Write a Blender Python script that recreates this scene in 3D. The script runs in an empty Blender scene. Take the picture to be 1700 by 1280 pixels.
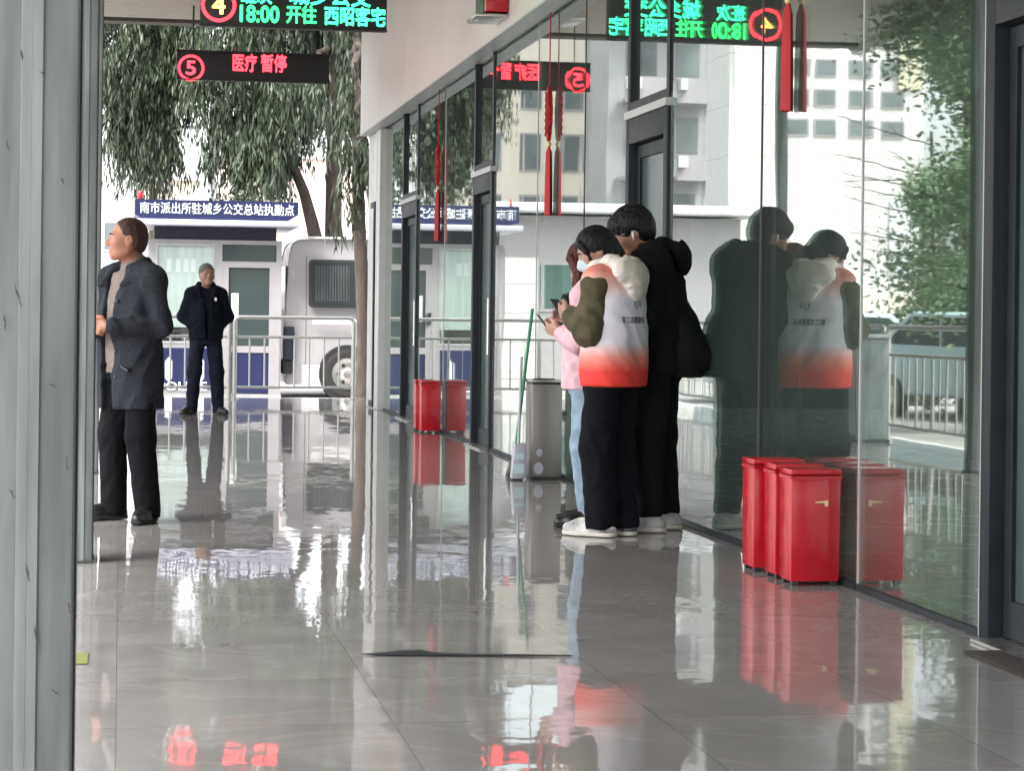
import bpy, bmesh, math, random
import numpy as np
from mathutils import Vector, Matrix
from mathutils.bvhtree import BVHTree
R_ = math.radians
random.seed(7)
rng = np.random.default_rng(7)
scene = bpy.context.scene
COL = scene.collection

# ------------------------------------------------------------------ camera
FPX, YAW, ROLL, CAMH = 3650.0, R_(10.1), R_(0.7), 1.2
_f = Vector((math.sin(YAW), math.cos(YAW), 0)); _r = Vector((math.cos(YAW), -math.sin(YAW), 0)); _z = Vector((0, 0, 1))
cam_d = bpy.data.cameras.new('camera')
cam_d.sensor_width = 36.0; cam_d.lens = 36.0 * FPX / 1700.0
cam_d.shift_y = -116.5 / 1700.0
cam_d.clip_start = 0.1; cam_d.clip_end = 2000
cam = bpy.data.objects.new('camera', cam_d); COL.objects.link(cam)
cr = _r * math.cos(ROLL) + _z * math.sin(ROLL); cu = -_r * math.sin(ROLL) + _z * math.cos(ROLL)
m = Matrix.Identity(4)
for i in range(3):
    m[i][0] = cr[i]; m[i][1] = cu[i]; m[i][2] = -_f[i]
m[2][3] = CAMH
cam.matrix_world = m
scene.camera = cam

# ------------------------------------------------------------------ sky, sun, exposure
SUN_EL, SUN_AZ = R_(52), R_(235)          # azimuth measured clockwise from +Y
world = bpy.data.worlds.new('World'); scene.world = world; world.use_nodes = True
wn = world.node_tree; wn.nodes.clear()
sky = wn.nodes.new('ShaderNodeTexSky'); sky.sky_type = 'NISHITA'; sky.sun_disc = False
sky.sun_elevation = SUN_EL; sky.sun_rotation = SUN_AZ; sky.air_density = 1.0; sky.dust_density = 4.0; sky.ozone_density = 1.0
hs = wn.nodes.new('ShaderNodeHueSaturation'); hs.inputs['Saturation'].default_value = 0.22
bg = wn.nodes.new('ShaderNodeBackground'); bg.inputs['Strength'].default_value = 0.15
wo = wn.nodes.new('ShaderNodeOutputWorld')
wn.links.new(sky.outputs[0], hs.inputs['Color']); wn.links.new(hs.outputs[0], bg.inputs[0]); wn.links.new(bg.outputs[0], wo.inputs[0])
sl = bpy.data.lights.new('sun', 'SUN'); sl.energy = 1.2; sl.angle = R_(16); sl.color = (1.0, 0.96, 0.9)
so = bpy.data.objects.new('sun', sl); COL.objects.link(so)
sd = Vector((math.sin(SUN_AZ) * math.cos(SUN_EL), math.cos(SUN_AZ) * math.cos(SUN_EL), math.sin(SUN_EL)))
so.rotation_euler = sd.to_track_quat('Z', 'Y').to_euler()
scene.view_settings.view_transform = 'Standard'; scene.view_settings.look = 'None'
scene.view_settings.gamma = 1.0; scene.view_settings.exposure = 2.4
scene.cycles.max_bounces = 10; scene.cycles.transparent_max_bounces = 16
scene.cycles.glossy_bounces = 5; scene.cycles.diffuse_bounces = 4
scene.cycles.caustics_reflective = False; scene.cycles.caustics_refractive = False
scene.cycles.sample_clamp_indirect = 6.0
scene.cycles.use_denoising = True

# ------------------------------------------------------------------ placing helpers (photo pixels measured off the picture -> metres)
def ray(u, v):
    a, b = u - 850.0, v - 523.5
    up = a * math.cos(ROLL) + b * math.sin(ROLL); vp = -a * math.sin(ROLL) + b * math.cos(ROLL)
    return _f + _r * (up / FPX) - _z * (vp / FPX)
def gnd(u, v, z=0.0):
    r = ray(u, v); return Vector((0, 0, CAMH)) + r * ((z - CAMH) / r.z)
def atY(u, v, Y):
    r = ray(u, v); return Vector((0, 0, CAMH)) + r * (Y / r.y)
def atX(u, v, X):
    r = ray(u, v); return Vector((0, 0, CAMH)) + r * (X / r.x)
XG = 3.23                                  # plane of the glass facade
def mir(u, v, Y):                          # where a thing seen in the glass really stands
    p = atY(u, v, Y); return Vector((2 * XG - p.x, p.y, p.z))

# ------------------------------------------------------------------ materials
def mat(name, col, rough=0.6, metal=0.0, var=0.0, vscale=6.0, bump=0.0, bscale=40.0, spec=0.5, emit=None, es=0.0, stretch=None, streak=0.0):
    mt = bpy.data.materials.new(name); mt.use_nodes = True
    nt = mt.node_tree; b = nt.nodes['Principled BSDF']
    b.inputs['Base Color'].default_value = (*col, 1); b.inputs['Roughness'].default_value = rough
    b.inputs['Metallic'].default_value = metal; b.inputs['Specular IOR Level'].default_value = spec
    if var or bump:
        tc = nt.nodes.new('ShaderNodeTexCoord'); mp = nt.nodes.new('ShaderNodeMapping')
        if stretch: mp.inputs['Scale'].default_value = stretch
        nt.links.new(tc.outputs['Object'], mp.inputs[0])
    if var:
        n = nt.nodes.new('ShaderNodeTexNoise'); n.inputs['Scale'].default_value = vscale; n.inputs['Detail'].default_value = 5
        nt.links.new(mp.outputs[0], n.inputs['Vector'])
        rp = nt.nodes.new('ShaderNodeValToRGB')
        rp.color_ramp.elements[0].position = 0.3; rp.color_ramp.elements[1].position = 0.7
        rp.color_ramp.elements[0].color = (*[max(0, c * (1 - var)) for c in col], 1)
        rp.color_ramp.elements[1].color = (*[min(1, c * (1 + var)) for c in col], 1)
        nt.links.new(n.outputs['Fac'], rp.inputs[0]); nt.links.new(rp.outputs[0], b.inputs['Base Color'])
        mr = nt.nodes.new('ShaderNodeMapRange'); mr.inputs['To Min'].default_value = max(0.02, rough - 0.1); mr.inputs['To Max'].default_value = min(1, rough + 0.1)
        nt.links.new(n.outputs['Fac'], mr.inputs[0]); nt.links.new(mr.outputs[0], b.inputs['Roughness'])
    if bump:
        n2 = nt.nodes.new('ShaderNodeTexNoise'); n2.inputs['Scale'].default_value = bscale; n2.inputs['Detail'].default_value = 4
        nt.links.new(mp.outputs[0], n2.inputs['Vector'])
        bp = nt.nodes.new('ShaderNodeBump'); bp.inputs['Strength'].default_value = bump; bp.inputs['Distance'].default_value = 0.02
        nt.links.new(n2.outputs['Fac'], bp.inputs['Height']); nt.links.new(bp.outputs[0], b.inputs['Normal'])
    if emit:
        b.inputs['Emission Color'].default_value = (*emit, 1); b.inputs['Emission Strength'].default_value = es
    return mt

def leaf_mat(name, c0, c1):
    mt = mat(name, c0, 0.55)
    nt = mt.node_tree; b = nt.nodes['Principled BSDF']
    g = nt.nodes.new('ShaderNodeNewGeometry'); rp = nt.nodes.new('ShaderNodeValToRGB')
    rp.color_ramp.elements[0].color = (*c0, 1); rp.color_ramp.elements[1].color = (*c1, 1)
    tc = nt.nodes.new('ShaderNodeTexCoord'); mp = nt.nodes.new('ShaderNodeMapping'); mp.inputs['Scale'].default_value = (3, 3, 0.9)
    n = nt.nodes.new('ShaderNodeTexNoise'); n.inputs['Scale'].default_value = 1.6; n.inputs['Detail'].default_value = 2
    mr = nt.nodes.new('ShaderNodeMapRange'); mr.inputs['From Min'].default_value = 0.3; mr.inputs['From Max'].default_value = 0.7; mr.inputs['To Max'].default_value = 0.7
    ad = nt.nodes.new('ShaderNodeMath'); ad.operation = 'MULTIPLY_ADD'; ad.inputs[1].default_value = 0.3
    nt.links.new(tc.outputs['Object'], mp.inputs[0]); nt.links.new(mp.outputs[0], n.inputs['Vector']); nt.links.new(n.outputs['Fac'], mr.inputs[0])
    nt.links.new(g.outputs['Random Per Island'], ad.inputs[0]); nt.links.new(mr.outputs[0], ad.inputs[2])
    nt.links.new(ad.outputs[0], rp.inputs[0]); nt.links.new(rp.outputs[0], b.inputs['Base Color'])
    return mt

def glass_mat(name, tint, r0, veil=0.016):
    mt = bpy.data.materials.new(name); mt.use_nodes = True; nt = mt.node_tree; nt.nodes.clear()
    o = nt.nodes.new('ShaderNodeOutputMaterial'); mx = nt.nodes.new('ShaderNodeMixShader')
    t = nt.nodes.new('ShaderNodeBsdfTransparent'); t.inputs[0].default_value = (*tint, 1)
    g = nt.nodes.new('ShaderNodeBsdfGlossy'); g.inputs['Roughness'].default_value = 0.012; g.inputs[0].default_value = (0.95, 0.985, 0.965, 1)
    lw = nt.nodes.new('ShaderNodeLayerWeight'); lw.inputs[0].default_value = 0.5
    pw = nt.nodes.new('ShaderNodeMath'); pw.operation = 'POWER'; pw.inputs[1].default_value = 4.0
    mr = nt.nodes.new('ShaderNodeMapRange'); mr.inputs['To Min'].default_value = r0; mr.inputs['To Max'].default_value = 0.97
    nt.links.new(lw.outputs['Facing'], pw.inputs[0]); nt.links.new(pw.outputs[0], mr.inputs[0]); nt.links.new(mr.outputs[0], mx.inputs[0])
    df = nt.nodes.new('ShaderNodeBsdfDiffuse'); df.inputs[0].default_value = (0.75, 0.76, 0.74, 1)      # pale veil mixed in to add haze and lift the blacks
    dn = nt.nodes.new('ShaderNodeTexNoise'); dn.inputs['Scale'].default_value = 1.4; dn.inputs['Detail'].default_value = 6
    dm = nt.nodes.new('ShaderNodeMapRange'); dm.inputs['To Min'].default_value = veil * 0.5; dm.inputs['To Max'].default_value = veil * 1.6
    mx2 = nt.nodes.new('ShaderNodeMixShader'); nt.links.new(dn.outputs['Fac'], dm.inputs[0]); nt.links.new(dm.outputs[0], mx2.inputs[0])
    nt.links.new(t.outputs[0], mx.inputs[1]); nt.links.new(g.outputs[0], mx.inputs[2]); nt.links.new(mx.outputs[0], mx2.inputs[1]); nt.links.new(df.outputs[0], mx2.inputs[2]); nt.links.new(mx2.outputs[0], o.inputs[0])
    # roller wave of toughened glass
    tc = nt.nodes.new('ShaderNodeTexCoord'); mp = nt.nodes.new('ShaderNodeMapping'); mp.inputs['Scale'].default_value = (1, 1.6, 0.45)
    n = nt.nodes.new('ShaderNodeTexNoise'); n.inputs['Scale'].default_value = 1.6; n.inputs['Detail'].default_value = 1.0
    bp = nt.nodes.new('ShaderNodeBump'); bp.inputs['Strength'].default_value = 0.05; bp.inputs['Distance'].default_value = 0.012
    nt.links.new(tc.outputs['Object'], mp.inputs[0]); nt.links.new(mp.outputs[0], n.inputs['Vector'])
    nt.links.new(n.outputs['Fac'], bp.inputs['Height']); nt.links.new(bp.outputs[0], g.inputs['Normal'])
    return mt

def floor_mat():
    mt = bpy.data.materials.new('polished_floor'); mt.use_nodes = True; nt = mt.node_tree; b = nt.nodes['Principled BSDF']
    L = nt.links.new
    tc = nt.nodes.new('ShaderNodeTexCoord')
    sc = nt.nodes.new('ShaderNodeVectorMath'); sc.operation = 'MULTIPLY'; sc.inputs[1].default_value = (1.25, 1.25, 1.25)   # 0.8 m tiles
    L(tc.outputs['Object'], sc.inputs[0])
    fl = nt.nodes.new('ShaderNodeVectorMath'); fl.operation = 'FLOOR'; L(sc.outputs[0], fl.inputs[0])
    fr = nt.nodes.new('ShaderNodeVectorMath'); fr.operation = 'FRACTION'; L(sc.outputs[0], fr.inputs[0])
    wn_ = nt.nodes.new('ShaderNodeTexWhiteNoise'); wn_.noise_dimensions = '3D'; L(fl.outputs[0], wn_.inputs['Vector'])
    # veins
    ofs = nt.nodes.new('ShaderNodeVectorMath'); ofs.operation = 'MULTIPLY_ADD'; ofs.inputs[1].default_value = (7, 7, 7)
    L(wn_.outputs['Color'], ofs.inputs[0]); L(tc.outputs['Object'], ofs.inputs[2])
    n1 = nt.nodes.new('ShaderNodeTexNoise'); n1.inputs['Scale'].default_value = 1.3; n1.inputs['Detail'].default_value = 6; n1.inputs['Distortion'].default_value = 1.2
    L(ofs.outputs[0], n1.inputs['Vector'])
    rv = nt.nodes.new('ShaderNodeValToRGB'); e = rv.color_ramp.elements
    e[0].position = 0.47; e[0].color = (0, 0, 0, 1); e[1].position = 0.5; e[1].color = (1, 1, 1, 1)
    e2 = rv.color_ramp.elements.new(0.53); e2.color = (0, 0, 0, 1)
    L(n1.outputs['Fac'], rv.inputs[0])
    n2 = nt.nodes.new('ShaderNodeTexNoise'); n2.inputs['Scale'].default_value = 2.4; n2.inputs['Detail'].default_value = 8
    L(ofs.outputs[0], n2.inputs['Vector'])
    base = nt.nodes.new('ShaderNodeValToRGB'); be = base.color_ramp.elements
    be[0].position = 0.3; be[0].color = (0.275, 0.266, 0.258, 1); be[1].position = 0.72; be[1].color = (0.355, 0.344, 0.334, 1)
    L(n2.outputs['Fac'], base.inputs[0])
    mv = nt.nodes.new('ShaderNodeMixRGB'); mv.blend_type = 'MIX'; mv.inputs[2].default_value = (0.46, 0.45, 0.44, 1)
    vs = nt.nodes.new('ShaderNodeMath'); vs.operation = 'MULTIPLY'; vs.inputs[1].default_value = 0.3
    L(rv.outputs[0], vs.inputs[0]); L(vs.outputs[0], mv.inputs[0]); L(base.outputs[0], mv.inputs[1])
    # joints
    sep = nt.nodes.new('ShaderNodeSeparateXYZ'); L(fr.outputs[0], sep.inputs[0])
    masks = []
    for ax in (0, 1):
        lt = nt.nodes.new('ShaderNodeMath'); lt.operation = 'LESS_THAN'; lt.inputs[1].default_value = 0.0045
        L(sep.outputs[ax], lt.inputs[0]); masks.append(lt)
    mxm = nt.nodes.new('ShaderNodeMath'); mxm.operation = 'MAXIMUM'; L(masks[0].outputs[0], mxm.inputs[0]); L(masks[1].outputs[0], mxm.inputs[1])
    mj = nt.nodes.new('ShaderNodeMixRGB'); mj.inputs[2].default_value = (0.2, 0.195, 0.19, 1)
    L(mxm.outputs[0], mj.inputs[0]); L(mv.outputs[0], mj.inputs[1]); L(mj.outputs[0], b.inputs['Base Color'])
    # tile lippage + gentle waviness in the normal
    sub = nt.nodes.new('ShaderNodeVectorMath'); sub.operation = 'SUBTRACT'; sub.inputs[1].default_value = (0.5, 0.5, 0.5); L(wn_.outputs['Color'], sub.inputs[0])
    m1 = nt.nodes.new('ShaderNodeVectorMath'); m1.operation = 'MULTIPLY'; m1.inputs[1].default_value = (0.002, 0.0035, 0); L(sub.outputs[0], m1.inputs[0])
    n3 = nt.nodes.new('ShaderNodeTexNoise'); n3.inputs['Scale'].default_value = 4.0; n3.inputs['Detail'].default_value = 0.6; L(tc.outputs['Object'], n3.inputs['Vector'])
    s3 = nt.nodes.new('ShaderNodeVectorMath'); s3.operation = 'SUBTRACT'; s3.inputs[1].default_value = (0.5, 0.5, 0.5); L(n3.outputs['Color'], s3.inputs[0])
    m3 = nt.nodes.new('ShaderNodeVectorMath'); m3.operation = 'MULTIPLY'; m3.inputs[1].default_value = (0.010, 0.010, 0); L(s3.outputs[0], m3.inputs[0])
    a1 = nt.nodes.new('ShaderNodeVectorMath'); L(m1.outputs[0], a1.inputs[0]); L(m3.outputs[0], a1.inputs[1])
    n5 = nt.nodes.new('ShaderNodeTexNoise'); n5.inputs['Scale'].default_value = 17.0; n5.inputs['Detail'].default_value = 0.0; L(tc.outputs['Object'], n5.inputs['Vector'])
    s5 = nt.nodes.new('ShaderNodeVectorMath'); s5.operation = 'SUBTRACT'; s5.inputs[1].default_value = (0.5, 0.5, 0.5); L(n5.outputs['Color'], s5.inputs[0])
    m5 = nt.nodes.new('ShaderNodeVectorMath'); m5.operation = 'MULTIPLY'; m5.inputs[1].default_value = (0.008, 0.008, 0); L(s5.outputs[0], m5.inputs[0])
    a5 = nt.nodes.new('ShaderNodeVectorMath'); L(a1.outputs[0], a5.inputs[0]); L(m5.outputs[0], a5.inputs[1]); a1 = a5
    gm = nt.nodes.new('ShaderNodeNewGeometry'); a2 = nt.nodes.new('ShaderNodeVectorMath'); L(gm.outputs['Normal'], a2.inputs[0]); L(a1.outputs[0], a2.inputs[1])
    nz = nt.nodes.new('ShaderNodeVectorMath'); nz.operation = 'NORMALIZE'; L(a2.outputs[0], nz.inputs[0]); L(nz.outputs[0], b.inputs['Normal'])
    # gloss: worn patches
    n4 = nt.nodes.new('ShaderNodeTexNoise'); n4.inputs['Scale'].default_value = 1.1; n4.inputs['Detail'].default_value = 6; L(tc.outputs['Object'], n4.inputs['Vector'])
    mr = nt.nodes.new('ShaderNodeMapRange'); mr.inputs['From Min'].default_value = 0.3; mr.inputs['From Max'].default_value = 0.75
    mr.inputs['To Min'].default_value = 0.012; mr.inputs['To Max'].default_value = 0.055; L(n4.outputs['Fac'], mr.inputs[0]); L(mr.outputs[0], b.inputs['Roughness'])
    b.inputs['IOR'].default_value = 1.5
    return mt

def grid_mat(name, col, joint, sx, sz, rough=0.5, w=0.02):
    """wall cladding with joints, world metres (x or y along the wall, z up)"""
    mt = mat(name, col, rough, var=0.06, vscale=0.8); nt = mt.node_tree; b = nt.nodes['Principled BSDF']; L = nt.links.new
    src = b.inputs['Base Color'].links[0].from_socket
    g = nt.nodes.new('ShaderNodeNewGeometry'); sp = nt.nodes.new('ShaderNodeSeparateXYZ'); L(g.outputs['Position'], sp.inputs[0])
    ad = nt.nodes.new('ShaderNodeMath'); L(sp.outputs[0], ad.inputs[0]); L(sp.outputs[1], ad.inputs[1])
    ms = []
    for so_, s in ((ad.outputs[0], sx), (sp.outputs[2], sz)):
        d = nt.nodes.new('ShaderNodeMath'); d.operation = 'DIVIDE'; d.inputs[1].default_value = s; L(so_, d.inputs[0])
        f = nt.nodes.new('ShaderNodeMath'); f.operation = 'FRACT'; L(d.outputs[0], f.inputs[0])
        l = nt.nodes.new('ShaderNodeMath'); l.operation = 'LESS_THAN'; l.inputs[1].default_value = w / s; L(f.outputs[0], l.inputs[0]); ms.append(l)
    mx = nt.nodes.new('ShaderNodeMath'); mx.operation = 'MAXIMUM'; L(ms[0].outputs[0], mx.inputs[0]); L(ms[1].outputs[0], mx.inputs[1])
    mm = nt.nodes.new('ShaderNodeMixRGB'); mm.inputs[2].default_value = (*joint, 1); L(mx.outputs[0], mm.inputs[0]); L(src, mm.inputs[1]); L(mm.outputs[0], b.inputs['Base Color'])
    return mt

M = {}
M['floor'] = floor_mat()
M['road'] = mat('road_concrete', (0.30, 0.29, 0.28), 0.75, var=0.25, vscale=0.7, bump=0.2, bscale=30)
M['glass'] = glass_mat('facade_glass', (0.66, 0.76, 0.72), 0.26)
M['pane'] = glass_mat('window_glass', (0.93, 0.96, 0.95), 0.06)
M['frame'] = mat('dark_frame', (0.017, 0.021, 0.026), 0.5, spec=0.25, var=0.15, vscale=8)
M['alu'] = mat('aluminium_trim', (0.42, 0.43, 0.43), 0.4, 0.3, var=0.1)
M['fascia'] = mat('fascia_panel', (0.62, 0.58, 0.555), 0.45, var=0.05, vscale=1.2)
M['pier'] = mat('pier_cladding', (0.62, 0.61, 0.60), 0.4, var=0.06)
M['ceiling'] = mat('ceiling_strip', (0.40, 0.35, 0.29), 0.6, var=0.08)
M['ceil_gap'] = mat('ceiling_gap', (0.10, 0.085, 0.07), 0.8)
M['inwall'] = mat('interior_wall', (0.13, 0.185, 0.17), 0.7, var=0.1, vscale=1)
M['infloor'] = mat('interior_floor', (0.62, 0.68, 0.66), 0.25, var=0.1)
M['steel'] = mat('brushed_steel', (0.55, 0.54, 0.52), 0.28, 0.9, var=0.1, vscale=4, stretch=(1, 1, 0.1))
M['binsteel'] = mat('dull_steel', (0.24, 0.225, 0.215), 0.38, 0.6, var=0.12, vscale=5, stretch=(1, 1, 0.08))
M['rail'] = mat('rail_steel', (0.50, 0.49, 0.465), 0.35, 0.55, var=0.08, vscale=20)
M['pillar'] = mat('pillar_sheet', (0.195, 0.217, 0.219), 0.5, 0.1, var=0.30, vscale=11, stretch=(1.6, 1.6, 0.16), bump=0.12, bscale=9)
M['seam'] = mat('dark_seam', (0.05, 0.052, 0.052), 0.7)
M['black'] = mat('black_plastic', (0.018, 0.018, 0.02), 0.45)
M['led_black'] = mat('led_face', (0.012, 0.012, 0.013), 0.6)
M['led_red'] = mat('led_red', (0.1, 0, 0), 0.6, emit=(1.0, 0.03, 0.045), es=1.3)
M['led_amber'] = mat('led_amber', (0.1, 0.05, 0), 0.6, emit=(1.0, 0.45, 0.08), es=1.2)
M['led_green'] = mat('led_green', (0, 0.1, 0), 0.6, emit=(0.03, 1.0, 0.16), es=0.9)
M['led_cyan'] = mat('led_cyan', (0, 0.1, 0.1), 0.6, emit=(0.04, 1.0, 0.36), es=0.95)
M['redbox'] = mat('red_sheet', (0.46, 0.008, 0.022), 0.22, var=0.08, vscale=9)
M['redcloth'] = mat('red_tassel', (0.42, 0.012, 0.02), 0.7, var=0.2, vscale=60, stretch=(1, 1, 0.05))
M['gold'] = mat('gold_tag', (0.75, 0.55, 0.28), 0.35, 0.3)
M['white'] = mat('white_paint', (0.31, 0.295, 0.305), 0.4, var=0.04)
M['blue'] = mat('navy_panel', (0.012, 0.017, 0.068), 0.4, var=0.06)
M['blue2'] = mat('dark_navy_panel', (0.014, 0.016, 0.034), 0.5)
M['letters'] = mat('white_letters', (0.78, 0.80, 0.84), 0.5)
M['curtain'] = mat('pale_curtain', (0.58, 0.63, 0.62), 0.8, var=0.16, vscale=14, stretch=(1, 1, 0.04))
M['darkglass'] = mat('dark_glass', (0.045, 0.06, 0.06), 0.06, spec=0.7)
M['rubber'] = mat('tyre_rubber', (0.022, 0.021, 0.021), 0.8, var=0.2, vscale=30)
M['vanpaint'] = mat('white_van_paint', (0.42, 0.40, 0.41), 0.22, var=0.05, vscale=2)
M['bark'] = mat('bark', (0.06, 0.045, 0.037), 0.9, var=0.4, vscale=14, bump=0.6, bscale=25, stretch=(1, 1, 0.3))
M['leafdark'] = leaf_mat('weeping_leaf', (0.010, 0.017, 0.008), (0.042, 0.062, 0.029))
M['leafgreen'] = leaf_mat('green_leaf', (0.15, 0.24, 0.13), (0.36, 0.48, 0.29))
M['cream'] = mat('cream_render', (0.66, 0.60, 0.52), 0.8, var=0.06, vscale=0.5)
M['pink'] = mat('pinkish_render', (0.66, 0.55, 0.50), 0.8, var=0.06, vscale=0.5)
M['palegrey'] = mat('pale_grey_render', (0.55, 0.55, 0.56), 0.8, var=0.1, vscale=0.6)
M['midgrey'] = mat('grey_render', (0.34, 0.34, 0.35), 0.8, var=0.14, vscale=0.6)
M['vanglass'] = mat('van_glass', (0.03, 0.034, 0.036), 0.12, spec=0.3)
M['dimcurtain'] = mat('dim_curtain', (0.042, 0.047, 0.048), 0.8, var=0.3, vscale=22, stretch=(1, 1, 0.03))
M['doorglass'] = mat('dark_teal_glass', (0.055, 0.085, 0.085), 0.22, spec=0.25, var=0.2, vscale=1.5)
M['tiles'] = grid_mat('white_stone_cladding', (0.62, 0.60, 0.58), (0.33, 0.32, 0.31), 1.9, 1.45)
M['stone'] = grid_mat('grey_stone_blocks', (0.52, 0.52, 0.50), (0.25, 0.25, 0.25), 1.2, 0.62)
M['winglass'] = mat('far_window_glass', (0.13, 0.15, 0.155), 0.12, var=0.3, vscale=0.7)
M['greenglass'] = mat('curtained_green_glass', (0.07, 0.12, 0.11), 0.15, var=0.5, vscale=5, stretch=(1, 1, 0.02))
M['caryan'] = mat('pale_blue_paint', (0.50, 0.66, 0.70), 0.25)
M['mat'] = mat('brown_mat', (0.035, 0.024, 0.022), 0.95, var=0.3, vscale=60)
M['yellow'] = mat('yellow_tape', (0.24, 0.25, 0.09), 0.5)
M['greenpl'] = mat('green_plastic', (0.01, 0.22, 0.10), 0.4)
M['whitepl'] = mat('white_plastic', (0.42, 0.42, 0.48), 0.35)

# ------------------------------------------------------------------ object helpers
def link(o):
    COL.objects.link(o); return o
def tag(o, label=None, cat=None, group=None, kind=None):
    if label: o['label'] = label
    if cat: o['category'] = cat
    if group: o['group'] = group
    if kind: o['kind'] = kind
    return o
def thing(name, loc, rz=0.0, label=None, cat=None, group=None, s=1.0):
    o = link(bpy.data.objects.new(name, None)); o.empty_display_size = 0.2
    o.location = loc; o.rotation_euler = (0, 0, rz); o.scale = (s, s, s)
    return tag(o, label, cat, group)
def mesh_obj(name, v, f, material, parent=None, smooth=False):
    me = bpy.data.meshes.new(name)
    if isinstance(v, np.ndarray) and isinstance(f, np.ndarray):
        n = f.shape[1]
        me.vertices.add(len(v)); me.vertices.foreach_set('co', v.astype(np.float32).ravel())
        me.loops.add(f.size); me.loops.foreach_set('vertex_index', f.astype(np.int32).ravel())
        me.polygons.add(len(f)); me.polygons.foreach_set('loop_start', np.arange(0, f.size, n, dtype=np.int32))
        me.update(calc_edges=True)
    else:
        me.from_pydata([tuple(p) for p in v], [], [tuple(q) for q in f]); me.update()
    for mm in (material if isinstance(material, (list, tuple)) else [material]): me.materials.append(mm)
    if smooth: me.polygons.foreach_set('use_smooth', [True] * len(me.polygons))
    o = link(bpy.data.objects.new(name, me))
    if parent is not None: o.parent = parent
    return o
def copy_tree(o, parent=None):
    c = o.copy(); link(c)
    if parent is not None: c.parent = parent
    for ch in [x for x in o.children]: copy_tree(ch, c)
    return c

class MB:
    def __init__(s, origin=(0, 0, 0)): s.v = []; s.f = []; s.o = Vector(origin)
    def _add(s, vs, fs):
        n = len(s.v); s.v += [Vector(p) - s.o for p in vs]; s.f += [tuple(i + n for i in q) for q in fs]; return s
    def box(s, x0, x1, y0, y1, z0, z1):
        x0, x1 = sorted((x0, x1)); y0, y1 = sorted((y0, y1)); z0, z1 = sorted((z0, z1))
        return s._add([(x0, y0, z0), (x1, y0, z0), (x1, y1, z0), (x0, y1, z0), (x0, y0, z1), (x1, y0, z1), (x1, y1, z1), (x0, y1, z1)],
                      [(0, 3, 2, 1), (4, 5, 6, 7), (0, 1, 5, 4), (1, 2, 6, 5), (2, 3, 7, 6), (3, 0, 4, 7)])
    def prism(s, pts, axis, a, b):
        """pts: 2-D outline; axis 'y': (x,z) outline extruded along y, 'x': (y,z), 'z': (x,y)"""
        def P(p, t): return {'y': (p[0], t, p[1]), 'x': (t, p[0], p[1]), 'z': (p[0], p[1], t)}[axis]
        n = len(pts); vs = [P(p, a) for p in pts] + [P(p, b) for p in pts]
        fs = [tuple(range(n)), tuple(range(2 * n - 1, n - 1, -1))] + [(i, i + n, (i + 1) % n + n, (i + 1) % n) for i in range(n)]
        return s._add(vs, fs)
    def tube(s, pts, r, n=10, cap=True):
        pts = [Vector(p) for p in pts]; rs = r if isinstance(r, (list, tuple)) else [r] * len(pts)
        vs = []; fs = []
        prev = None
        for i, p in enumerate(pts):
            d = (pts[min(i + 1, len(pts) - 1)] - pts[max(i - 1, 0)]).normalized()
            a = (Vector((0, 0, 1)) if abs(d.z) < 0.9 else Vector((1, 0, 0))) if prev is None else prev
            a = (a - d * a.dot(d)).normalized(); prev = a; b = d.cross(a)
            for k in range(n):
                t = 2 * math.pi * k / n; vs.append(p + (a * math.cos(t) + b * math.sin(t)) * rs[i])
        for i in range(len(pts) - 1):
            for k in range(n):
                k2 = (k + 1) % n; fs.append((i * n + k, i * n + k2, (i + 1) * n + k2, (i + 1) * n + k))
        if cap: fs += [tuple(range(n - 1, -1, -1)), tuple(range((len(pts) - 1) * n, len(pts) * n))]
        return s._add(vs, fs)
    def lathe(s, prof, c=(0, 0, 0), n=24, axis='z'):
        vs = []; fs = []
        for (r, h) in prof:
            for k in range(n):
                t = 2 * math.pi * k / n
                q = (r * math.cos(t), r * math.sin(t), h)
                if axis == 'y': q = (q[0], q[2], q[1])
                vs.append((q[0] + c[0], q[1] + c[1], q[2] + c[2]))
        for i in range(len(prof) - 1):
            for k in range(n):
                k2 = (k + 1) % n; fs.append((i * n + k, i * n + k2, (i + 1) * n + k2, (i + 1) * n + k))
        fs += [tuple(range(n - 1, -1, -1)), tuple(range((len(prof) - 1) * n, len(prof) * n))]
        return s._add(vs, fs)
    def build(s, name, material, parent=None, smooth=False, bevel=0.0, seg=2):
        o = mesh_obj(name, s.v, s.f, material, parent)
        bm = bmesh.new(); bm.from_mesh(o.data)
        bmesh.ops.recalc_face_normals(bm, faces=bm.faces)
        if bevel:
            ed = [e for e in bm.edges if len(e.link_faces) == 2 and e.calc_face_angle(0) > 0.5]
            bmesh.ops.bevel(bm, geom=ed, offset=bevel, segments=seg, affect='EDGES', clamp_overlap=True, profile=0.5)
        bm.to_mesh(o.data); bm.free()
        if smooth or bevel:
            o.data.polygons.foreach_set('use_smooth', [True] * len(o.data.polygons))
            try: o.data.set_sharp_from_angle(angle=R_(38))
            except Exception: pass
        return o

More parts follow.
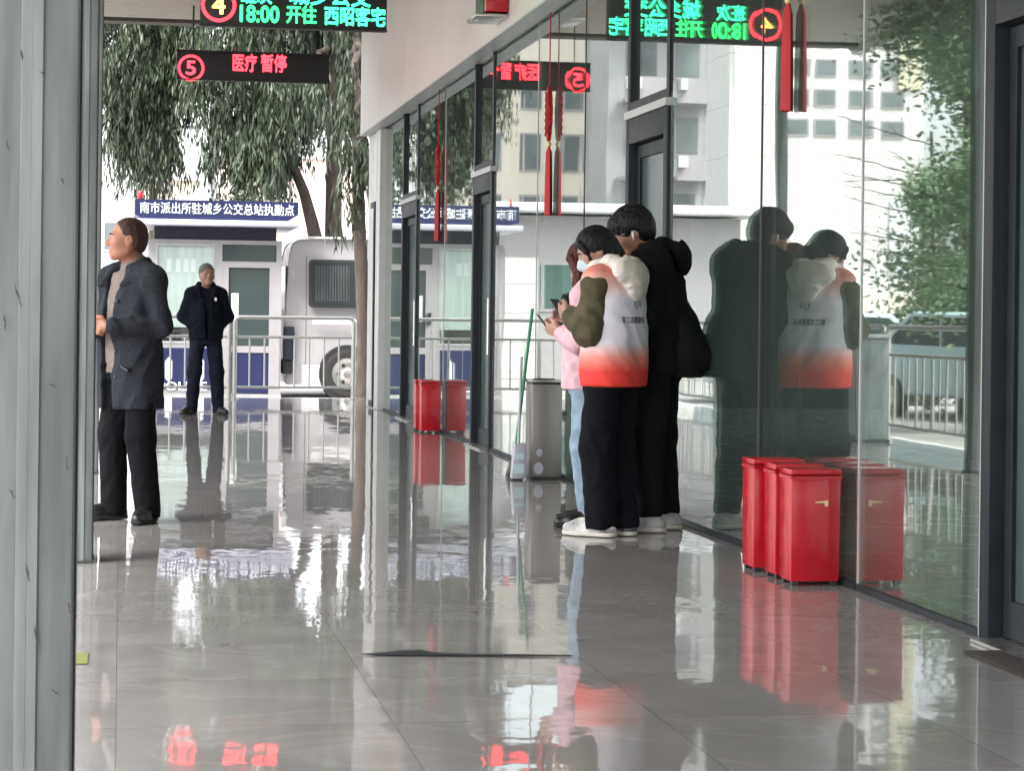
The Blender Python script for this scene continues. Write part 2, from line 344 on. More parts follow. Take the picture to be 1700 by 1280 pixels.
def text_data(body, size, bold=0.0):
    c = bpy.data.curves.new('t', 'FONT'); c.body = body; c.size = size; c.resolution_u = 3; c.align_x = 'LEFT'
    o = bpy.data.objects.new('t', c); COL.objects.link(o)
    dg = bpy.context.evaluated_depsgraph_get(); me = bpy.data.meshes.new_from_object(o.evaluated_get(dg))
    v0 = np.array([tuple(p.co) for p in me.vertices]).reshape(-1, 3); f0 = [tuple(p.vertices) for p in me.polygons]
    bpy.data.objects.remove(o); bpy.data.curves.remove(c); bpy.data.meshes.remove(me)
    if not bold: return v0, f0
    V = []; F = []; n = len(v0)                       # heavier strokes: copies nudged sideways, each a hair in front of the last
    for k, (dx, dy) in enumerate(((0, 0), (1, 0), (-1, 0), (0, 1), (0, -1), (.7, .7), (-.7, .7), (.7, -.7), (-.7, -.7))):
        V.append(v0 + np.array([dx * bold, dy * bold, k])); F += [tuple(i + n * k for i in q) for q in f0]
    return np.concatenate(V), F
def text_at(name, body, x0, x1, y, z0, z1, material, parent, bold=0.0, org=(0, 0, 0)):
    """writing that faces -y, stretched into the box x0..x1, z0..z1"""
    v, f = text_data(body, 1.0, bold)
    lo, hi = v.min(0), v.max(0)
    w = np.zeros_like(v)
    w[:, 0] = x0 + (v[:, 0] - lo[0]) / (hi[0] - lo[0]) * (x1 - x0) - org[0]
    w[:, 1] = y - org[1] - v[:, 2] * 0.0003
    w[:, 2] = z0 + (v[:, 1] - lo[1]) / (hi[1] - lo[1]) * (z1 - z0) - org[2]
    return mesh_obj(name, w.tolist(), f, material, parent)
# ------------------------------------------------------------------ ground
FLOOR_END = 30.9
tag(MB().box(-1.25, 12, -14, FLOOR_END, -0.4, 0.0).build('floor', M['floor']), kind='structure')
tag(MB().box(-300, 300, -60, 600, -0.6, -0.15).build('road', M['road']), kind='structure')
tag(MB().box(-1.42, -1.252, -14, FLOOR_END + 0.15, -0.4, -0.004).box(-1.252, 12, FLOOR_END + 0.002, FLOOR_END + 0.15, -0.4, -0.004).build('kerb', M['palegrey'], bevel=0.01), kind='structure')

# ------------------------------------------------------------------ station building: fascia, glass facade, doors, interior
YE = 28.55                                     # far end of the facade
B0 = (XG, 17, 0)
bld = thing('station_building', B0, 0, 'long station hall with reflective glass front and pale fascia above it', 'building')
def bpart(name, m_, mb, bevel=0.0, parent=None, smooth=False):
    return mb.build(name, m_, parent or bld, bevel=bevel, smooth=smooth)
def W(): return MB(B0)
FB = 3.53
mb = W()
jo = [-8.0, -4.0, 0.0, 4.0, 8.0, 12.0, 16.0, 20.0, 24.0, YE]
for a, b in zip(jo[:-1], jo[1:]): mb.box(3.05, 3.34, a + 0.003, b - 0.003, FB, 5.2)
bpart('fascia', M['fascia'], mb)
bpart('fascia_trim', M['alu'], W().box(3.044, 3.2, -8, YE + 0.004, FB - 0.018, FB - 0.001))
bpart('roof', M['palegrey'], W().box(3.06, 11.5, -8.2, YE - 0.01, 5.203, 5.35))
bpart('wall', M['inwall'], W().box(11.0, 11.2, -8, 28.3, 0.003, 0.4).box(11.0, 11.2, -8, 28.3, 3.0, 5.2).box(3.4, 11, 28.1, 28.3, 0.003, 5.2).box(3.4, 11, -8.2, -8.0, 0.003, 5.2).box(7.2, 7.35, 13.5, 20.0, 0.003, 3.2))  # wide opening added in the unseen far wall to let daylight in
bpart('interior_floor', M['infloor'], W().box(3.42, 10.99, -7.99, 28.09, 0.0, 0.006))
bpart('interior_ceiling', M['inwall'], W().box(3.345, 10.99, -7.99, 28.09, 3.75, 3.85))
# end pier: pale cladding with a narrow dark slot
mb = W().box(3.15, 3.45, 27.16, 27.55, 0.002, FB - 0.02).box(3.165, 3.45, 27.58, YE - 0.03, 0.002, FB - 0.02)
bpart('end_pier', M['pier'], mb, bevel=0.008)
bpart('slot_frame', M['frame'], W().box(3.145, 3.1648, 27.66, 28.1, 0.02, 2.62))
bpart('slot_panel', M['pier'], W().box(3.138, 3.1445, 27.73, 28.03, 0.1, 2.54))
# glass panes
def yu(u): return atX(u, 500, XG).y
JY = [yu(1430), yu(1262), yu(968), yu(890), yu(737)]; D1 = (yu(1110), yu(1041)); D2 = (yu(818), yu(786)); D3 = (yu(693), yu(668)); YN = yu(1634)
ee = [(YN, JY[0]), (JY[0], JY[1]), (JY[1], D1[0]), (D1[1], JY[2]), (JY[2], JY[3]), (JY[3], D2[0]), (D2[1], JY[4]), (JY[4], D3[0]), (D3[1], 27.14)]
segs = [(a + 0.005, b - 0.005) for a, b in ee]
for a, b in segs:
    bpart('glass_pane', M['glass'], W().box(XG, XG + 0.012, a, b, 0.03, FB + 0.06))
    bpart('floor_channel', M['frame'], W().box(XG - 0.012, XG + 0.03, a, b, 0.003, 0.028))
for y in JY:
    bpart('glass_joint', M['seam'] if y in JY[1:3] else M['alu'], W().box(XG - 0.004, XG + 0.02, y - 0.008, y + 0.008, 0.03, FB + 0.06))
for y in (YN,):
    bpart('edge_trim', M['alu'], W().box(XG - 0.01, XG + 0.03, y - 0.03, y, 0.003, FB + 0.06))
# portal doors
TZ = 2.47
def portal(y0, y1, full=False):
    s = 0.09
    d = bpart('door', M['frame'], W().box(XG - 0.022, 3.36, y0, y0 + s, 0.004, TZ).box(XG - 0.022, 3.36, y1 - s, y1, 0.004, TZ).box(XG - 0.022, 3.36, y0 + s, y1 - s, TZ - 0.16, TZ), bevel=0.004)
    bpart('threshold', M['steel'], W().box(3.14, 3.35, y0 + s, y1 - s, 0.002, 0.014), parent=d).location = (0, 0, 0)
    bpart('transom_lip', M['alu'], W().box(XG - 0.035, 3.36, y0 - 0.002, y1 + 0.002, TZ + 0.002, TZ + 0.05), parent=d)
    bpart('fanlight_frame', M['frame'], W().box(XG - 0.012, 3.30, y0, y0 + 0.07, TZ + 0.053, FB + 0.06).box(XG - 0.012, 3.30, y1 - 0.07, y1, TZ + 0.053, FB + 0.06).box(XG - 0.012, 3.30, y0 + 0.07, y1 - 0.07, TZ + 0.053, TZ + 0.11), parent=d)
    bpart('fanlight', M['glass'], W().box(XG + 0.02, XG + 0.032, y0 + 0.07, y1 - 0.07, TZ + 0.11, FB + 0.06), parent=d)
    ya, yb = y0 + s + 0.01, y1 - s - 0.01
    lf = W().box(3.265, 3.31, ya, ya + 0.07, 0.02, TZ - 0.17).box(3.265, 3.31, yb - 0.07, yb, 0.02, TZ - 0.17).box(3.265, 3.31, ya + 0.07, yb - 0.07, 0.02, 0.16).box(3.265, 3.31, ya + 0.07, yb - 0.07, TZ - 0.25, TZ - 0.17)
    bpart('leaf', M['frame'], lf, parent=d)
    bpart('leaf_pane', M['doorglass'], W().box(3.282, 3.292, ya + 0.07, yb - 0.07, 0.16, TZ - 0.25), parent=d)
    bpart('pull_handle', M['steel'], W().tube([(3.262, ya + 0.05, 0.85), (3.215, ya + 0.05, 0.85), (3.215, ya + 0.05, 1.35), (3.262, ya + 0.05, 1.35)], 0.012, 8), parent=d, smooth=True)
portal(*D1); portal(*D2); portal(*D3); portal(5.9, YN - 0.035)
# fittings inside the hall seen dimly through the glass
for (x, y, h) in ((3.9, 12.9, 2.2), (4.3, 13.6, 2.2), (4.8, 13.9, 2.2)):
    tag(MB().box(x, x + 0.025, y, y + 0.025, 0.008, h).build('queue_post', M['alu']), 'slim pale post inside the hall behind the glass front', 'post', 'slim posts inside the hall')

# ------------------------------------------------------------------ canopy over the walkway
can = thing('canopy', (0, 10, 4.9), 0, 'flat canopy of beige strip ceiling over the polished walkway', 'canopy')
mb = MB((0, 10, 4.9)); y = -10.0
while y < 28.5:
    mb.box(-3.4, 3.04, y, y + 0.175, 4.96, 5.0); y += 0.2  # left overhang extended out of view to keep sun off the floor
mb.build('ceiling_strips', M['ceiling'], can)
MB((0, 10, 4.9)).box(-3.4, 3.04, -10.2, 29.0, 5.05, 5.3).build('roof_slab', M['ceil_gap'], can)
MB((0, 10, 4.9)).box(-3.4, 3.04, 28.72, 29.02, 4.93, 5.049).build('end_beam', M['ceil_gap'], can)
MB((0, 10, 4.9)).box(-3.55, -3.402, -10.2, 29.02, 4.85, 5.3).build('edge_fascia', M['fascia'], can)

# pillars of the canopy
def pillar(x1, y0, w, dpt, label, near=False):
    x0 = x1 - w
    p = thing('pillar', ((x0 + x1) / 2, y0 + dpt / 2, 0), 0, label, 'pillar', 'pillars carrying the canopy')
    o = p.location
    MB(o).box(x0, x1, y0, y0 + dpt, 0.004, 4.95).build('casing', M['pillar'], p, bevel=0.012)
    rb = MB(o)
    xs = [x1 - 0.078, x1 - 0.098] if near else [x1 - 0.05, x1 - 0.11]
    for x in xs: rb.box(x - 0.011, x + 0.011, y0 - 0.006, y0 - 0.0005, 0.01, 4.94)
    rb.build('rib', M['pillar'], p, bevel=0.0015, seg=1)
    MB(o).box(x1 + 0.0005, x1 + 0.004, y0 + 0.06, y0 + 0.085, 0.01, 4.94).build('seam', M['seam'], p)
    MB(o).box(x0 - 0.02, x1 + 0.006, y0 - 0.008, y0 + dpt + 0.02, 0.002, 0.014).build('base_plate', M['seam'], p)
    return p
pillar(atY(127, 515, 4.3).x, 4.3, 0.46, 0.42, 'nearest grey sheet metal pillar, broad and scuffed, at the left edge', True)
pillar(atY(158, 515, 10.6).x, 10.6, 0.22, 0.22, 'second grey pillar, a slim one just behind the broad scuffed pillar')
pillar(atY(165.5, 515, 16.4).x, 16.4, 0.13, 0.15, 'third grey pillar, farthest from us behind the man in the long coat')
# scuff marks on the near pillar
px = atY(127, 515, 4.3).x
sc = MB()
for (u, v, du, dv) in ((13, 240, 2, 9), (30, 490, 6, 20), (8, 535, 2, 14), (70, 918, 10, -4), (100, 908, 9, -5), (45, 950, 2, 16), (112, 770, 1, 14), (92, 1150, 7, 5), (60, 1060, 3, 22), (20, 820, 5, 8), (104, 300, 2, 6), (70, 120, 5, 2), (88, 640, 6, 3), (36, 90, 1, 10), (115, 1010, 2, 9)):
    n = 9; L_ = []; R2 = []
    for k in range(n + 1):
        a = k / n; p = atY(u - du + 2 * du * a + random.uniform(-1.2, 1.2), v - dv + 2 * dv * a, 4.2925); w = 0.0016 * math.sin(math.pi * (0.08 + 0.84 * a)) * random.uniform(0.4, 1.3)
        L_.append(p - Vector((w, 0, w * 0.5))); R2.append(p + Vector((w, 0, w * 0.5)))
    for k in range(n): sc._add([L_[k], R2[k], R2[k + 1], L_[k + 1]], [(0, 1, 2, 3)])
pil0 = [o for o in bpy.data.objects if o.name == 'pillar'][0]
sc.v = [v - pil0.location for v in sc.v]
sc.build('scuff', M['seam'], pil0)
# slim steel post of the canopy farther along (seen only in the glass)
q = mir(1295, 500, 22.2)
tag(MB().box(q.x - 0.06, q.x + 0.06, 22.14, 22.26, 0.003, 4.95).build('canopy_post', M['pillar'], bevel=0.006), 'slim square grey post of the canopy mirrored in the glass', 'post')

# ------------------------------------------------------------------ LED boards hung across the walkway
def led(name, label, Y, u0, u1, vb, height, uc, vc, rc, numeral, rows, num_mat):
    pb0 = atY(u0, vb, Y); pb1 = atY(u1, vb + 3, Y); x0, x1 = pb0.x, pb1.x; zb = (pb0.z + pb1.z) / 2
    o = ((x0 + x1) / 2, Y, zb)
    t = thing(name, o, 0, label, 'display', 'LED platform boards')
    MB(o).box(x0, x1, Y, Y + 0.09, zb, zb + height).build('housing', M['led_black'], t, bevel=0.006)
    MB(o).box(x0 - 0.005, x1 + 0.005, Y - 0.012, Y - 0.001, zb - 0.004, zb + 0.012).box(x0 - 0.005, x1 + 0.005, Y - 0.012, Y - 0.001, zb + height - 0.012, zb + height + 0.004).build('bezel', M['black'], t)
    rod = MB(o)
    for x in (x0 + 0.2, x1 - 0.2): MB(o).tube([(x, Y + 0.045, zb + height), (x, Y + 0.045, 4.955)], 0.012, 8).build('hanger_rod', M['black'], t)
    c = atY(uc, vc, Y); r = rc / FPX * (c - Vector((0, 0, CAMH))).dot(_f)
    ring = MB(o)
    for k in range(40):
        a0 = 2 * math.pi * k / 40; a1 = a0 + 2 * math.pi / 40 * 0.86
        ring._add([(c.x + q * math.cos(a), Y - 0.004, c.z + q * math.sin(a)) for (q, a) in ((r * 0.80, a0), (r, a0), (r, a1), (r * 0.80, a1))], [(0, 1, 2, 3)])
    ring.build('ring', M['led_red'], t)
    text_at('numeral', numeral, c.x - r * 0.38, c.x + r * 0.38, Y - 0.004, c.z - r * 0.55, c.z + r * 0.55, num_mat, t, 0.02, o)
    for (s, ua, ub, va, vb_, mt) in rows:
        a = atY(ua, vb_, Y); b = atY(ub, va, Y)
        text_at('lettering', s, a.x, b.x, Y - 0.004, a.z, b.z, mt, t, 0.028, o)
    return t
Y4, Y5 = 19.0, 27.2
led('led_board', 'LED board with number 4 in a red ring and green departure writing', Y4, 332, 642, 45, 0.47, 363, 7, 29, '4',
    [('18:00', 398, 464, 9, 36, M['led_green']), ('开往', 475, 526, 9, 38, M['led_green']), ('西昭客宅', 538, 640, 12, 41, M['led_cyan']),
     ('班次', 400, 452, -22, 5, M['led_cyan']), ('城乡公交', 480, 616, -22, 7, M['led_cyan'])], M['led_amber'])
led('led_board', 'LED board with number 5 in a red ring and short red writing', Y5, 293, 546, 133, 0.36, 317, 112, 22, '5',
    [('医疗', 386, 427, 89, 118, M['led_red']), ('暂停', 433, 476, 90, 119, M['led_red'])], M['led_red'])

# small red box lamp on the fascia
p = atX(825, 12, 2.95)
t = thing('exit_lamp', (3.05, p.y, p.z), 0, 'small red box lamp sticking out from the pale fascia, cut by the top edge', 'sign')
o = t.location
MB(o).box(2.86, 3.045, p.y, p.y + 0.10, p.z - 0.03, p.z + 0.2).build('face', M['redbox'], t, bevel=0.006)
MB(o).box(2.855, 3.047, p.y + 0.101, p.y + 0.5, p.z - 0.04, p.z + 0.21).build('casing', M['black'], t, bevel=0.006)
MB(o).box(2.78, 3.047, p.y + 0.02, p.y + 0.5, p.z - 0.07, p.z - 0.045).build('bracket', M['steel'], t, bevel=0.004)

# red tassels hanging by the glass
def tassel(u, v0, v1, X, label, w):
    b = atX(u, v1, X); tp = atX(u, v0, X)
    t = thing('red_tassel', (X, b.y, b.z), 0, label, 'tassel', 'red knot tassels on the glass front')
    L = FB - 0.02 - b.z; o = t.location; lt = 0.53
    # tassel fringe
    fr = MB(o); n = 16
    prof = [(0.012, lt), (w * 0.75, lt - 0.05), (w * 0.92, lt - 0.25), (w, 0.0)]
    vs = []; 
    for (r, h) in prof:
        for k in range(n):
            a = 2 * math.pi * k / n; rr = r * (1 + 0.12 * math.cos(a * 4))
            vs.append((X + rr * 0.58 * math.cos(a), b.y + rr * math.sin(a), b.z + h + (0.006 * random.random() if h == 0 else 0)))
    fs = [(i * n + k, i * n + (k + 1) % n, (i + 1) * n + (k + 1) % n, (i + 1) * n + k) for i in range(3) for k in range(n)] + [tuple(range(n))]
    fr._add(vs, fs); fr.build('fringe', M['redcloth'], t, smooth=True)
    MB(o).lathe([(0.006, 0), (0.017, 0.012), (0.017, 0.03), (0.006, 0.045)], (X, b.y, b.z + lt - 0.005), 12).build('bead', M['gold'], t, smooth=True)
    # knot: woven lozenge made of crossing cords
    kn = MB(o); kz = b.z + lt + 0.04; kh = min(0.42, L - lt - 0.06)
    n_ = 24; pts = []
    for k in range(n_ + 1):
        a = k / n_; pts.append((0.085 * math.sin(math.pi * a) ** 0.7 * (0.8 + 0.2 * abs(math.sin(a * 14))), kz + kh * a))
    out = [(b.y + w_, z) for w_, z in pts] + [(b.y - w_, z) for w_, z in reversed(pts[1:-1])]
    kn.prism(out, 'x', X - 0.016, X + 0.012)
    for k in range(6):
        z = kz + kh * (0.18 + 0.13 * k)
        kn.tube([(X - 0.018, b.y - 0.07, z - 0.03), (X - 0.024, b.y, z), (X - 0.018, b.y + 0.07, z + 0.03)], 0.007, 6).tube([(X - 0.018, b.y - 0.07, z + 0.03), (X - 0.024, b.y, z), (X - 0.018, b.y + 0.07, z - 0.03)], 0.007, 6)
    kn.build('knot', M['redcloth'], t, smooth=True)
    MB(o).tube([(X, b.y, kz + kh - 0.01), (X, b.y, FB - 0.02)], 0.005, 6).build('cord', M['redcloth'], t)
tassel(910, 130, 358, XG - 0.034, 'red knot tassel hanging high on the glass left of the two bowed heads', 0.05)
tassel(726, 215, 400, XG - 0.034, 'farthest red knot tassel, on the glass above the pair of red boxes', 0.05)
tassel(1306, -90, 185, XG - 0.034, 'nearest red tassel, cut by the top edge above the mirrored heads', 0.05)

# ------------------------------------------------------------------ red extinguisher boxes
def redbox(x0, x1, y0, y1, h, label, group, tagm):
    t = thing('fire_extinguisher_box', ((x0 + x1) / 2, (y0 + y1) / 2, 0), 0, label, 'metal box', group)
    o = t.location
    tp = 0.003
    vs = [(x0 + tp, y0 + tp, 0.022), (x1 - tp, y0 + tp, 0.022), (x1 - tp, y1 - tp, 0.022), (x0 + tp, y1 - tp, 0.022), (x0, y0, h - 0.03), (x1, y0, h - 0.03), (x1, y1, h - 0.03), (x0, y1, h - 0.03)]
    mb = MB(o); mb._add(vs, [(0, 3, 2, 1), (4, 5, 6, 7), (0, 1, 5, 4), (1, 2, 6, 5), (2, 3, 7, 6), (3, 0, 4, 7)]); mb.build('body', M['redbox'], t, bevel=0.004)
    lid = MB(o).box(x0 - 0.003, x1 + 0.003, y0 - 0.004, y1 + 0.003, h - 0.026, h)
    lo = lid.build('lid', M['redbox'], t, bevel=0.005)
    MB(o).box(x0 - 0.004, x1 + 0.004, y0 - 0.005, y1, h - 0.045, h - 0.0295).build('lid_lip', M['redbox'], lo)
    for fx in (x0 + 0.025, x1 - 0.025):
        for fy in (y0 + 0.025, y1 - 0.025): MB(o).box(fx - 0.014, fx + 0.014, fy - 0.014, fy + 0.014, 0.003, 0.0215).build('foot', M['black'], t)
    xm = (x0 + x1) / 2
    MB(o).prism([(xm - 0.005, h - 0.145), (xm + 0.055, h - 0.138), (xm + 0.055, h - 0.165), (xm + 0.04, h - 0.165), (xm + 0.038, h - 0.150), (xm - 0.003, h - 0.151)], 'y', y0 - 0.006, y0 + 0.004).build('handle', tagm, t)
g1 = 'red metal boxes standing at the glass front'
redbox(2.965, 3.195, 9.46, 9.64, 0.525, 'nearest red metal box of the row of three, its gold handle facing us', g1, M['gold'])
redbox(2.97, 3.20, 9.72, 9.90, 0.530, 'middle red metal box of the row of three on the floor', g1, M['gold'])
redbox(2.95, 3.195, 10.0, 10.2, 0.535, 'third red metal box of the row of three, farthest from us', g1, M['gold'])
redbox(3.0, 3.2, 22.0, 22.2, 0.53, 'front red metal box of the far pair beside the dark doorway', g1, M['redbox'])
redbox(2.985, 3.17, 22.32, 22.52, 0.53, 'rear red metal box of the far pair, mostly hidden', g1, M['redbox'])

# ------------------------------------------------------------------ steel litter bin with broom and dustpan leaning on it
c = (3.075, 15.88, 0)
t = thing('litter_bin', c, 0, 'square brushed steel litter bin beside the glass, left of the group', 'bin')
MB().box(-0.112, 0.112, -0.13, 0.13, 0.022, 0.70).build('body', M['binsteel'], t, bevel=0.008)
MB().box(-0.105, 0.105, -0.122, 0.122, 0.003, 0.0215).build('base_ring', M['black'], t)
MB().box(-0.108, 0.108, -0.126, 0.126, 0.7005, 0.712).build('neck', M['black'], t)
rm = MB().box(-0.122, 0.122, -0.14, 0.14, 0.7125, 0.732).build('lid', M['steel'], t, bevel=0.006)
MB().lathe([(0.075, 0.7322), (0.08, 0.738), (0.07, 0.738), (0.065, 0.7335)], (0, 0, 0), 28).build('opening', M['black'], rm)
for (x, z, s) in ((-0.055, 0.20, 0.024), (-0.06, 0.085, 0.036)):
    q = MB(); n = 14
    q.prism([(x + s * math.cos(k * 6.283 / n), z + s * 1.2 * math.sin(k * 6.283 / n)) for k in range(n)], 'y', -0.1325, -0.1305)
    q.build('sticker', M['whitepl'], t)
b0 = gnd(862, 800); b0.y = 15.72; 
t = thing('dustpan', (b0.x + 0.02, 15.72, 0), 0, 'white long handled dustpan standing against the steel bin', 'dustpan')
MB().prism([(-0.055, 0.012), (0.055, 0.012), (0.05, 0.27), (-0.035, 0.27)], 'y', -0.015, 0.075).build('pan', M['whitepl'], t, bevel=0.006)
MB().box(-0.04, 0.035, -0.018, -0.0155, 0.05, 0.12).box(-0.035, 0.035, -0.018, -0.0155, 0.155, 0.20).build('print', M['caryan'], t)
MB().tube([(0.0, 0.03, 0.265), (0.02, 0.06, 0.9)], 0.011, 8).build('handle', M['whitepl'], t, smooth=True)
MB().box(-0.05, 0.03, -0.01, 0.06, 0.003, 0.0115).build('lip', M['black'], t)
t = thing('broom', (b0.x + 0.0, 15.95, 0), 0, 'broom with thin green stick leaning behind the steel bin', 'broom')
pg = atY(884, 512, 15.98)
MB(t.location).tube([(b0.x + 0.03, 15.98, 0.12), (pg.x, 15.98, pg.z)], 0.0125, 8).build('stick', M['greenpl'], t, smooth=True)
MB(t.location).prism([(b0.x - 0.03, 0.004), (b0.x + 0.08, 0.004), (b0.x + 0.055, 0.13), (b0.x + 0.005, 0.13)], 'y', 15.93, 16.03).build('bristles', M['black'], t, bevel=0.008)

# ------------------------------------------------------------------ small things on the floor
p0, p1 = gnd(600, 1090), gnd(950, 1093)
mb = MB(); w = 0.012
pts = [(600, 1089), (660, 1084), (700, 1081.5), (716, 1086), (800, 1089.3), (860, 1089), (950, 1091), (950, 1092), (860, 1092), (800, 1091.5), (700, 1091), (640, 1090.7)]
pp = [gnd(*q) for q in pts]
mb.prism([(q.x, q.y) for q in pp], 'z', 0.0035, 0.006)
tag(mb.build('cover_strip', M['frame']), 'thin dark strip lying across the polished floor in the foreground', 'strip')
q = gnd(136, 1095); tag(MB().box(q.x - 0.03, q.x + 0.02, q.y - 0.12, q.y + 0.12, 0.003, 0.0045).build('tape_piece', M['yellow']), 'small yellow green tape piece on the floor beside the broad pillar', 'tape')
q = gnd(1690, 1085); tag(MB().box(3.0, 3.165, 5.6, 7.5, 0.003, 0.013).build('door_mat', M['mat'], bevel=0.003), 'dark brown door mat lying in front of the nearest dark doorway', 'mat')
# ------------------------------------------------------------------ steel railings
def railing(x0, y0, x1, y1, label, elbow=(True, True)):
    L = math.hypot(x1 - x0, y1 - y0)
    t = thing('railing', (x0, y0, 0), math.atan2(y1 - y0, x1 - x0), label, 'railing', 'tubular steel railings round the platform')
    h = 1.13
    MB().tube([(0, 0, h - 0.06), (0.02, 0, h - 0.02), (0.06, 0, h), (L - 0.06, 0, h), (L - 0.02, 0, h - 0.02), (L, 0, h - 0.06)], 0.026, 10).build('top_rail', M['rail'], t, smooth=True)
    MB().tube([(0.02, 0, 0.86), (L - 0.02, 0, 0.86)], 0.018, 8).build('middle_rail', M['rail'], t, smooth=True)
    MB().tube([(0.02, 0, 0.17), (L - 0.02, 0, 0.17)], 0.018, 8).build('bottom_rail', M['rail'], t, smooth=True)
    for x in (0, L):
        p = MB().tube([(x, 0, 0.003), (x, 0, h - 0.05)], 0.033, 10).build('post', M['rail'], t, smooth=True)
        MB().lathe([(0.06, 0.002), (0.06, 0.014), (0.03, 0.02)], (x, 0, 0), 16).build('flange', M['rail'], p)
    n = int(round(L / 0.205))
    for k in range(1, n): MB().tube([(k * L / n, 0, 0.18), (k * L / n, 0, 0.85)], 0.0125, 8).build('baluster', M['rail'], t, smooth=True)
    return t
railing(1.545, 30.3, 3.19, 30.4, 'steel railing at the walkway end, in front of the van')
railing(-0.12, 30.2, 1.47, 30.3, 'steel railing behind the man in the navy coat, before the booth')
names = ['farthest', 'third', 'second', 'nearest']
for k in range(4):
    y1 = 30.0 - k * 3.1
    railing(-1.0, y1 - 3.0, -1.0, y1, names[k] + ' steel railing along the left platform edge, mirrored in the glass')
# grey cabinet at the left edge (mirrored in the glass)
q = mir(1490, 755, 20.6)
t = thing('control_cabinet', (-0.75, 20.6, 0), 0, 'grey cabinet standing by the left railing, mirrored in the glass', 'cabinet')
MB().box(-0.17, 0.17, -0.17, 0.17, 0.03, 1.02).build('body', M['pillar'], t, bevel=0.008)
MB().box(-0.19, 0.19, -0.19, 0.19, 1.021, 1.06).build('lid', M['alu'], t, bevel=0.006)
MB().box(-0.18, 0.18, -0.18, 0.18, 0.003, 0.0295).build('plinth', M['black'], t)
MB().box(0.171, 0.174, -0.14, 0.14, 0.08, 0.97).build('door', M['alu'], t)

# ------------------------------------------------------------------ police booth
KY = 34.8
def kx(u): return atY(u, 515, KY).x
def kz(v, u=350): return atY(u, v, KY).z
t = thing('booth', ((kx(245) + kx(467)) / 2, KY + 0.9, -0.15), 0, 'small white booth with navy sign board across its roof', 'booth')
o = t.location
X0, X1 = kx(245), kx(467)
def K(): return MB(o)
ztop = kz(398)
mb = K()
wn0, wn1 = kx(257), kx(355); dn0, dn1 = kx(368), kx(458); dz1 = kz(405); wz0 = kz(570)
# front wall with window and door openings
mb.box(X0, wn0, KY, KY + 0.08, -0.148, ztop).box(wn1, dn0, KY, KY + 0.08, -0.148, ztop).box(dn1, X1, KY, KY + 0.08, -0.148, ztop)
mb.box(wn0, wn1, KY, KY + 0.08, -0.148, wz0).box(wn0, wn1, KY, KY + 0.08, dz1, ztop).box(dn0, dn1, KY, KY + 0.08, dz1, ztop)
mb.box(X0, X0 + 0.08, KY + 0.0805, KY + 1.8, -0.148, ztop).box(X1 - 0.08, X1, KY + 0.0805, KY + 1.8, -0.148, ztop).box(X0, X1, KY + 1.8005, KY + 1.88, -0.148, ztop)
mb.build('wall', M['white'], t)
K().box(X0 + 0.08, X1 - 0.08, KY + 0.09, KY + 1.8, -0.14, -0.10).build('booth_floor', M['palegrey'], t)
K().box(kx(255), kx(458), KY + 0.04, KY + 1.84, ztop + 0.001, kz(376)).build('frieze', M['blue2'], t)
K().box(kx(218), kx(492), KY - 0.35, KY + 2.2, kz(376) + 0.001, kz(366)).build('roof', M['whitepl'], t, bevel=0.012)
s0, s1, sz0, sz1 = kx(222), kx(491), kz(366) + 0.002, kz(334)
sg = K().prism([(s0, sz0 + 0.06), (s0 + 0.12, sz0), (s1 - 0.16, sz0), (s1, sz0 + 0.1), (s1, sz1), (s0, sz1)], 'y', KY - 0.28, KY + 2.1).build('sign_board', M['blue'], t)
text_at('lettering', '南市派出所驻城乡公交总站执勤点', kx(230), kx(484), KY - 0.284, kz(357), kz(338), M['letters'], sg, 0.010, o)
# window
wf = K().box(wn0, wn0 + 0.03, KY - 0.01, KY + 0.05, wz0, dz1).box(wn1 - 0.03, wn1, KY - 0.01, KY + 0.05, wz0, dz1).box(wn0 + 0.03, wn1 - 0.03, KY - 0.01, KY + 0.05, dz1 - 0.03, dz1).box(wn0 + 0.03, wn1 - 0.03, KY - 0.01, KY + 0.05, wz0, wz0 + 0.03).build('window', M['alu'], t)
K().box(wn0 + 0.03, wn1 - 0.03, KY + 0.02, KY + 0.026, wz0 + 0.03, dz1 - 0.03).build('pane', M['pane'], wf)
K().box(wn0 + 0.03, wn1 - 0.03, KY + 0.035, KY + 0.045, wz0 + 0.25, dz1 - 0.03).build('curtain', M['curtain'], wf)
nt = K()
for u in (276, 291, 304, 316): nt.box(kx(u), kx(u + 8), KY + 0.0285, KY + 0.032, kz(452), kz(430))
nt.build('lettering_block', M['letters'], wf)  # plain pale blocks standing in for small white lettering
# transom and door
tz0, tz1 = kz(433), kz(438)
K().box(dn0, dn1, KY + 0.02, KY + 0.026, tz0, dz1).build('transom_pane', M['darkglass'], t)
dr = K().box(dn0, kx(379), KY + 0.005, KY + 0.06, -0.10, tz0 - 0.001).box(kx(447), dn1, KY + 0.005, KY + 0.06, -0.10, tz0 - 0.001).box(kx(379), kx(447), KY + 0.005, KY + 0.06, tz1 - 0.05, tz0 - 0.001).box(kx(379), kx(447), KY + 0.005, KY + 0.06, kz(585), kz(574)).build('door', M['white'], t)
K().box(kx(379), kx(447), KY + 0.03, KY + 0.036, kz(574), tz1 - 0.05).build('pane', M['darkglass'], dr)
K().box(kx(379), kx(447), KY + 0.02, KY + 0.05, -0.08, kz(585)).build('panel', M['blue'], dr)
K().box(kx(370), kx(374), KY - 0.04, KY + 0.004, kz(535), kz(515)).build('handle', M['black'], dr)
K().box(kx(384), kx(396), KY + 0.024, KY + 0.0295, kz(530), kz(486)).build('pale_patch', M['curtain'], dr)  # narrow pale patch set just in front of the door pane
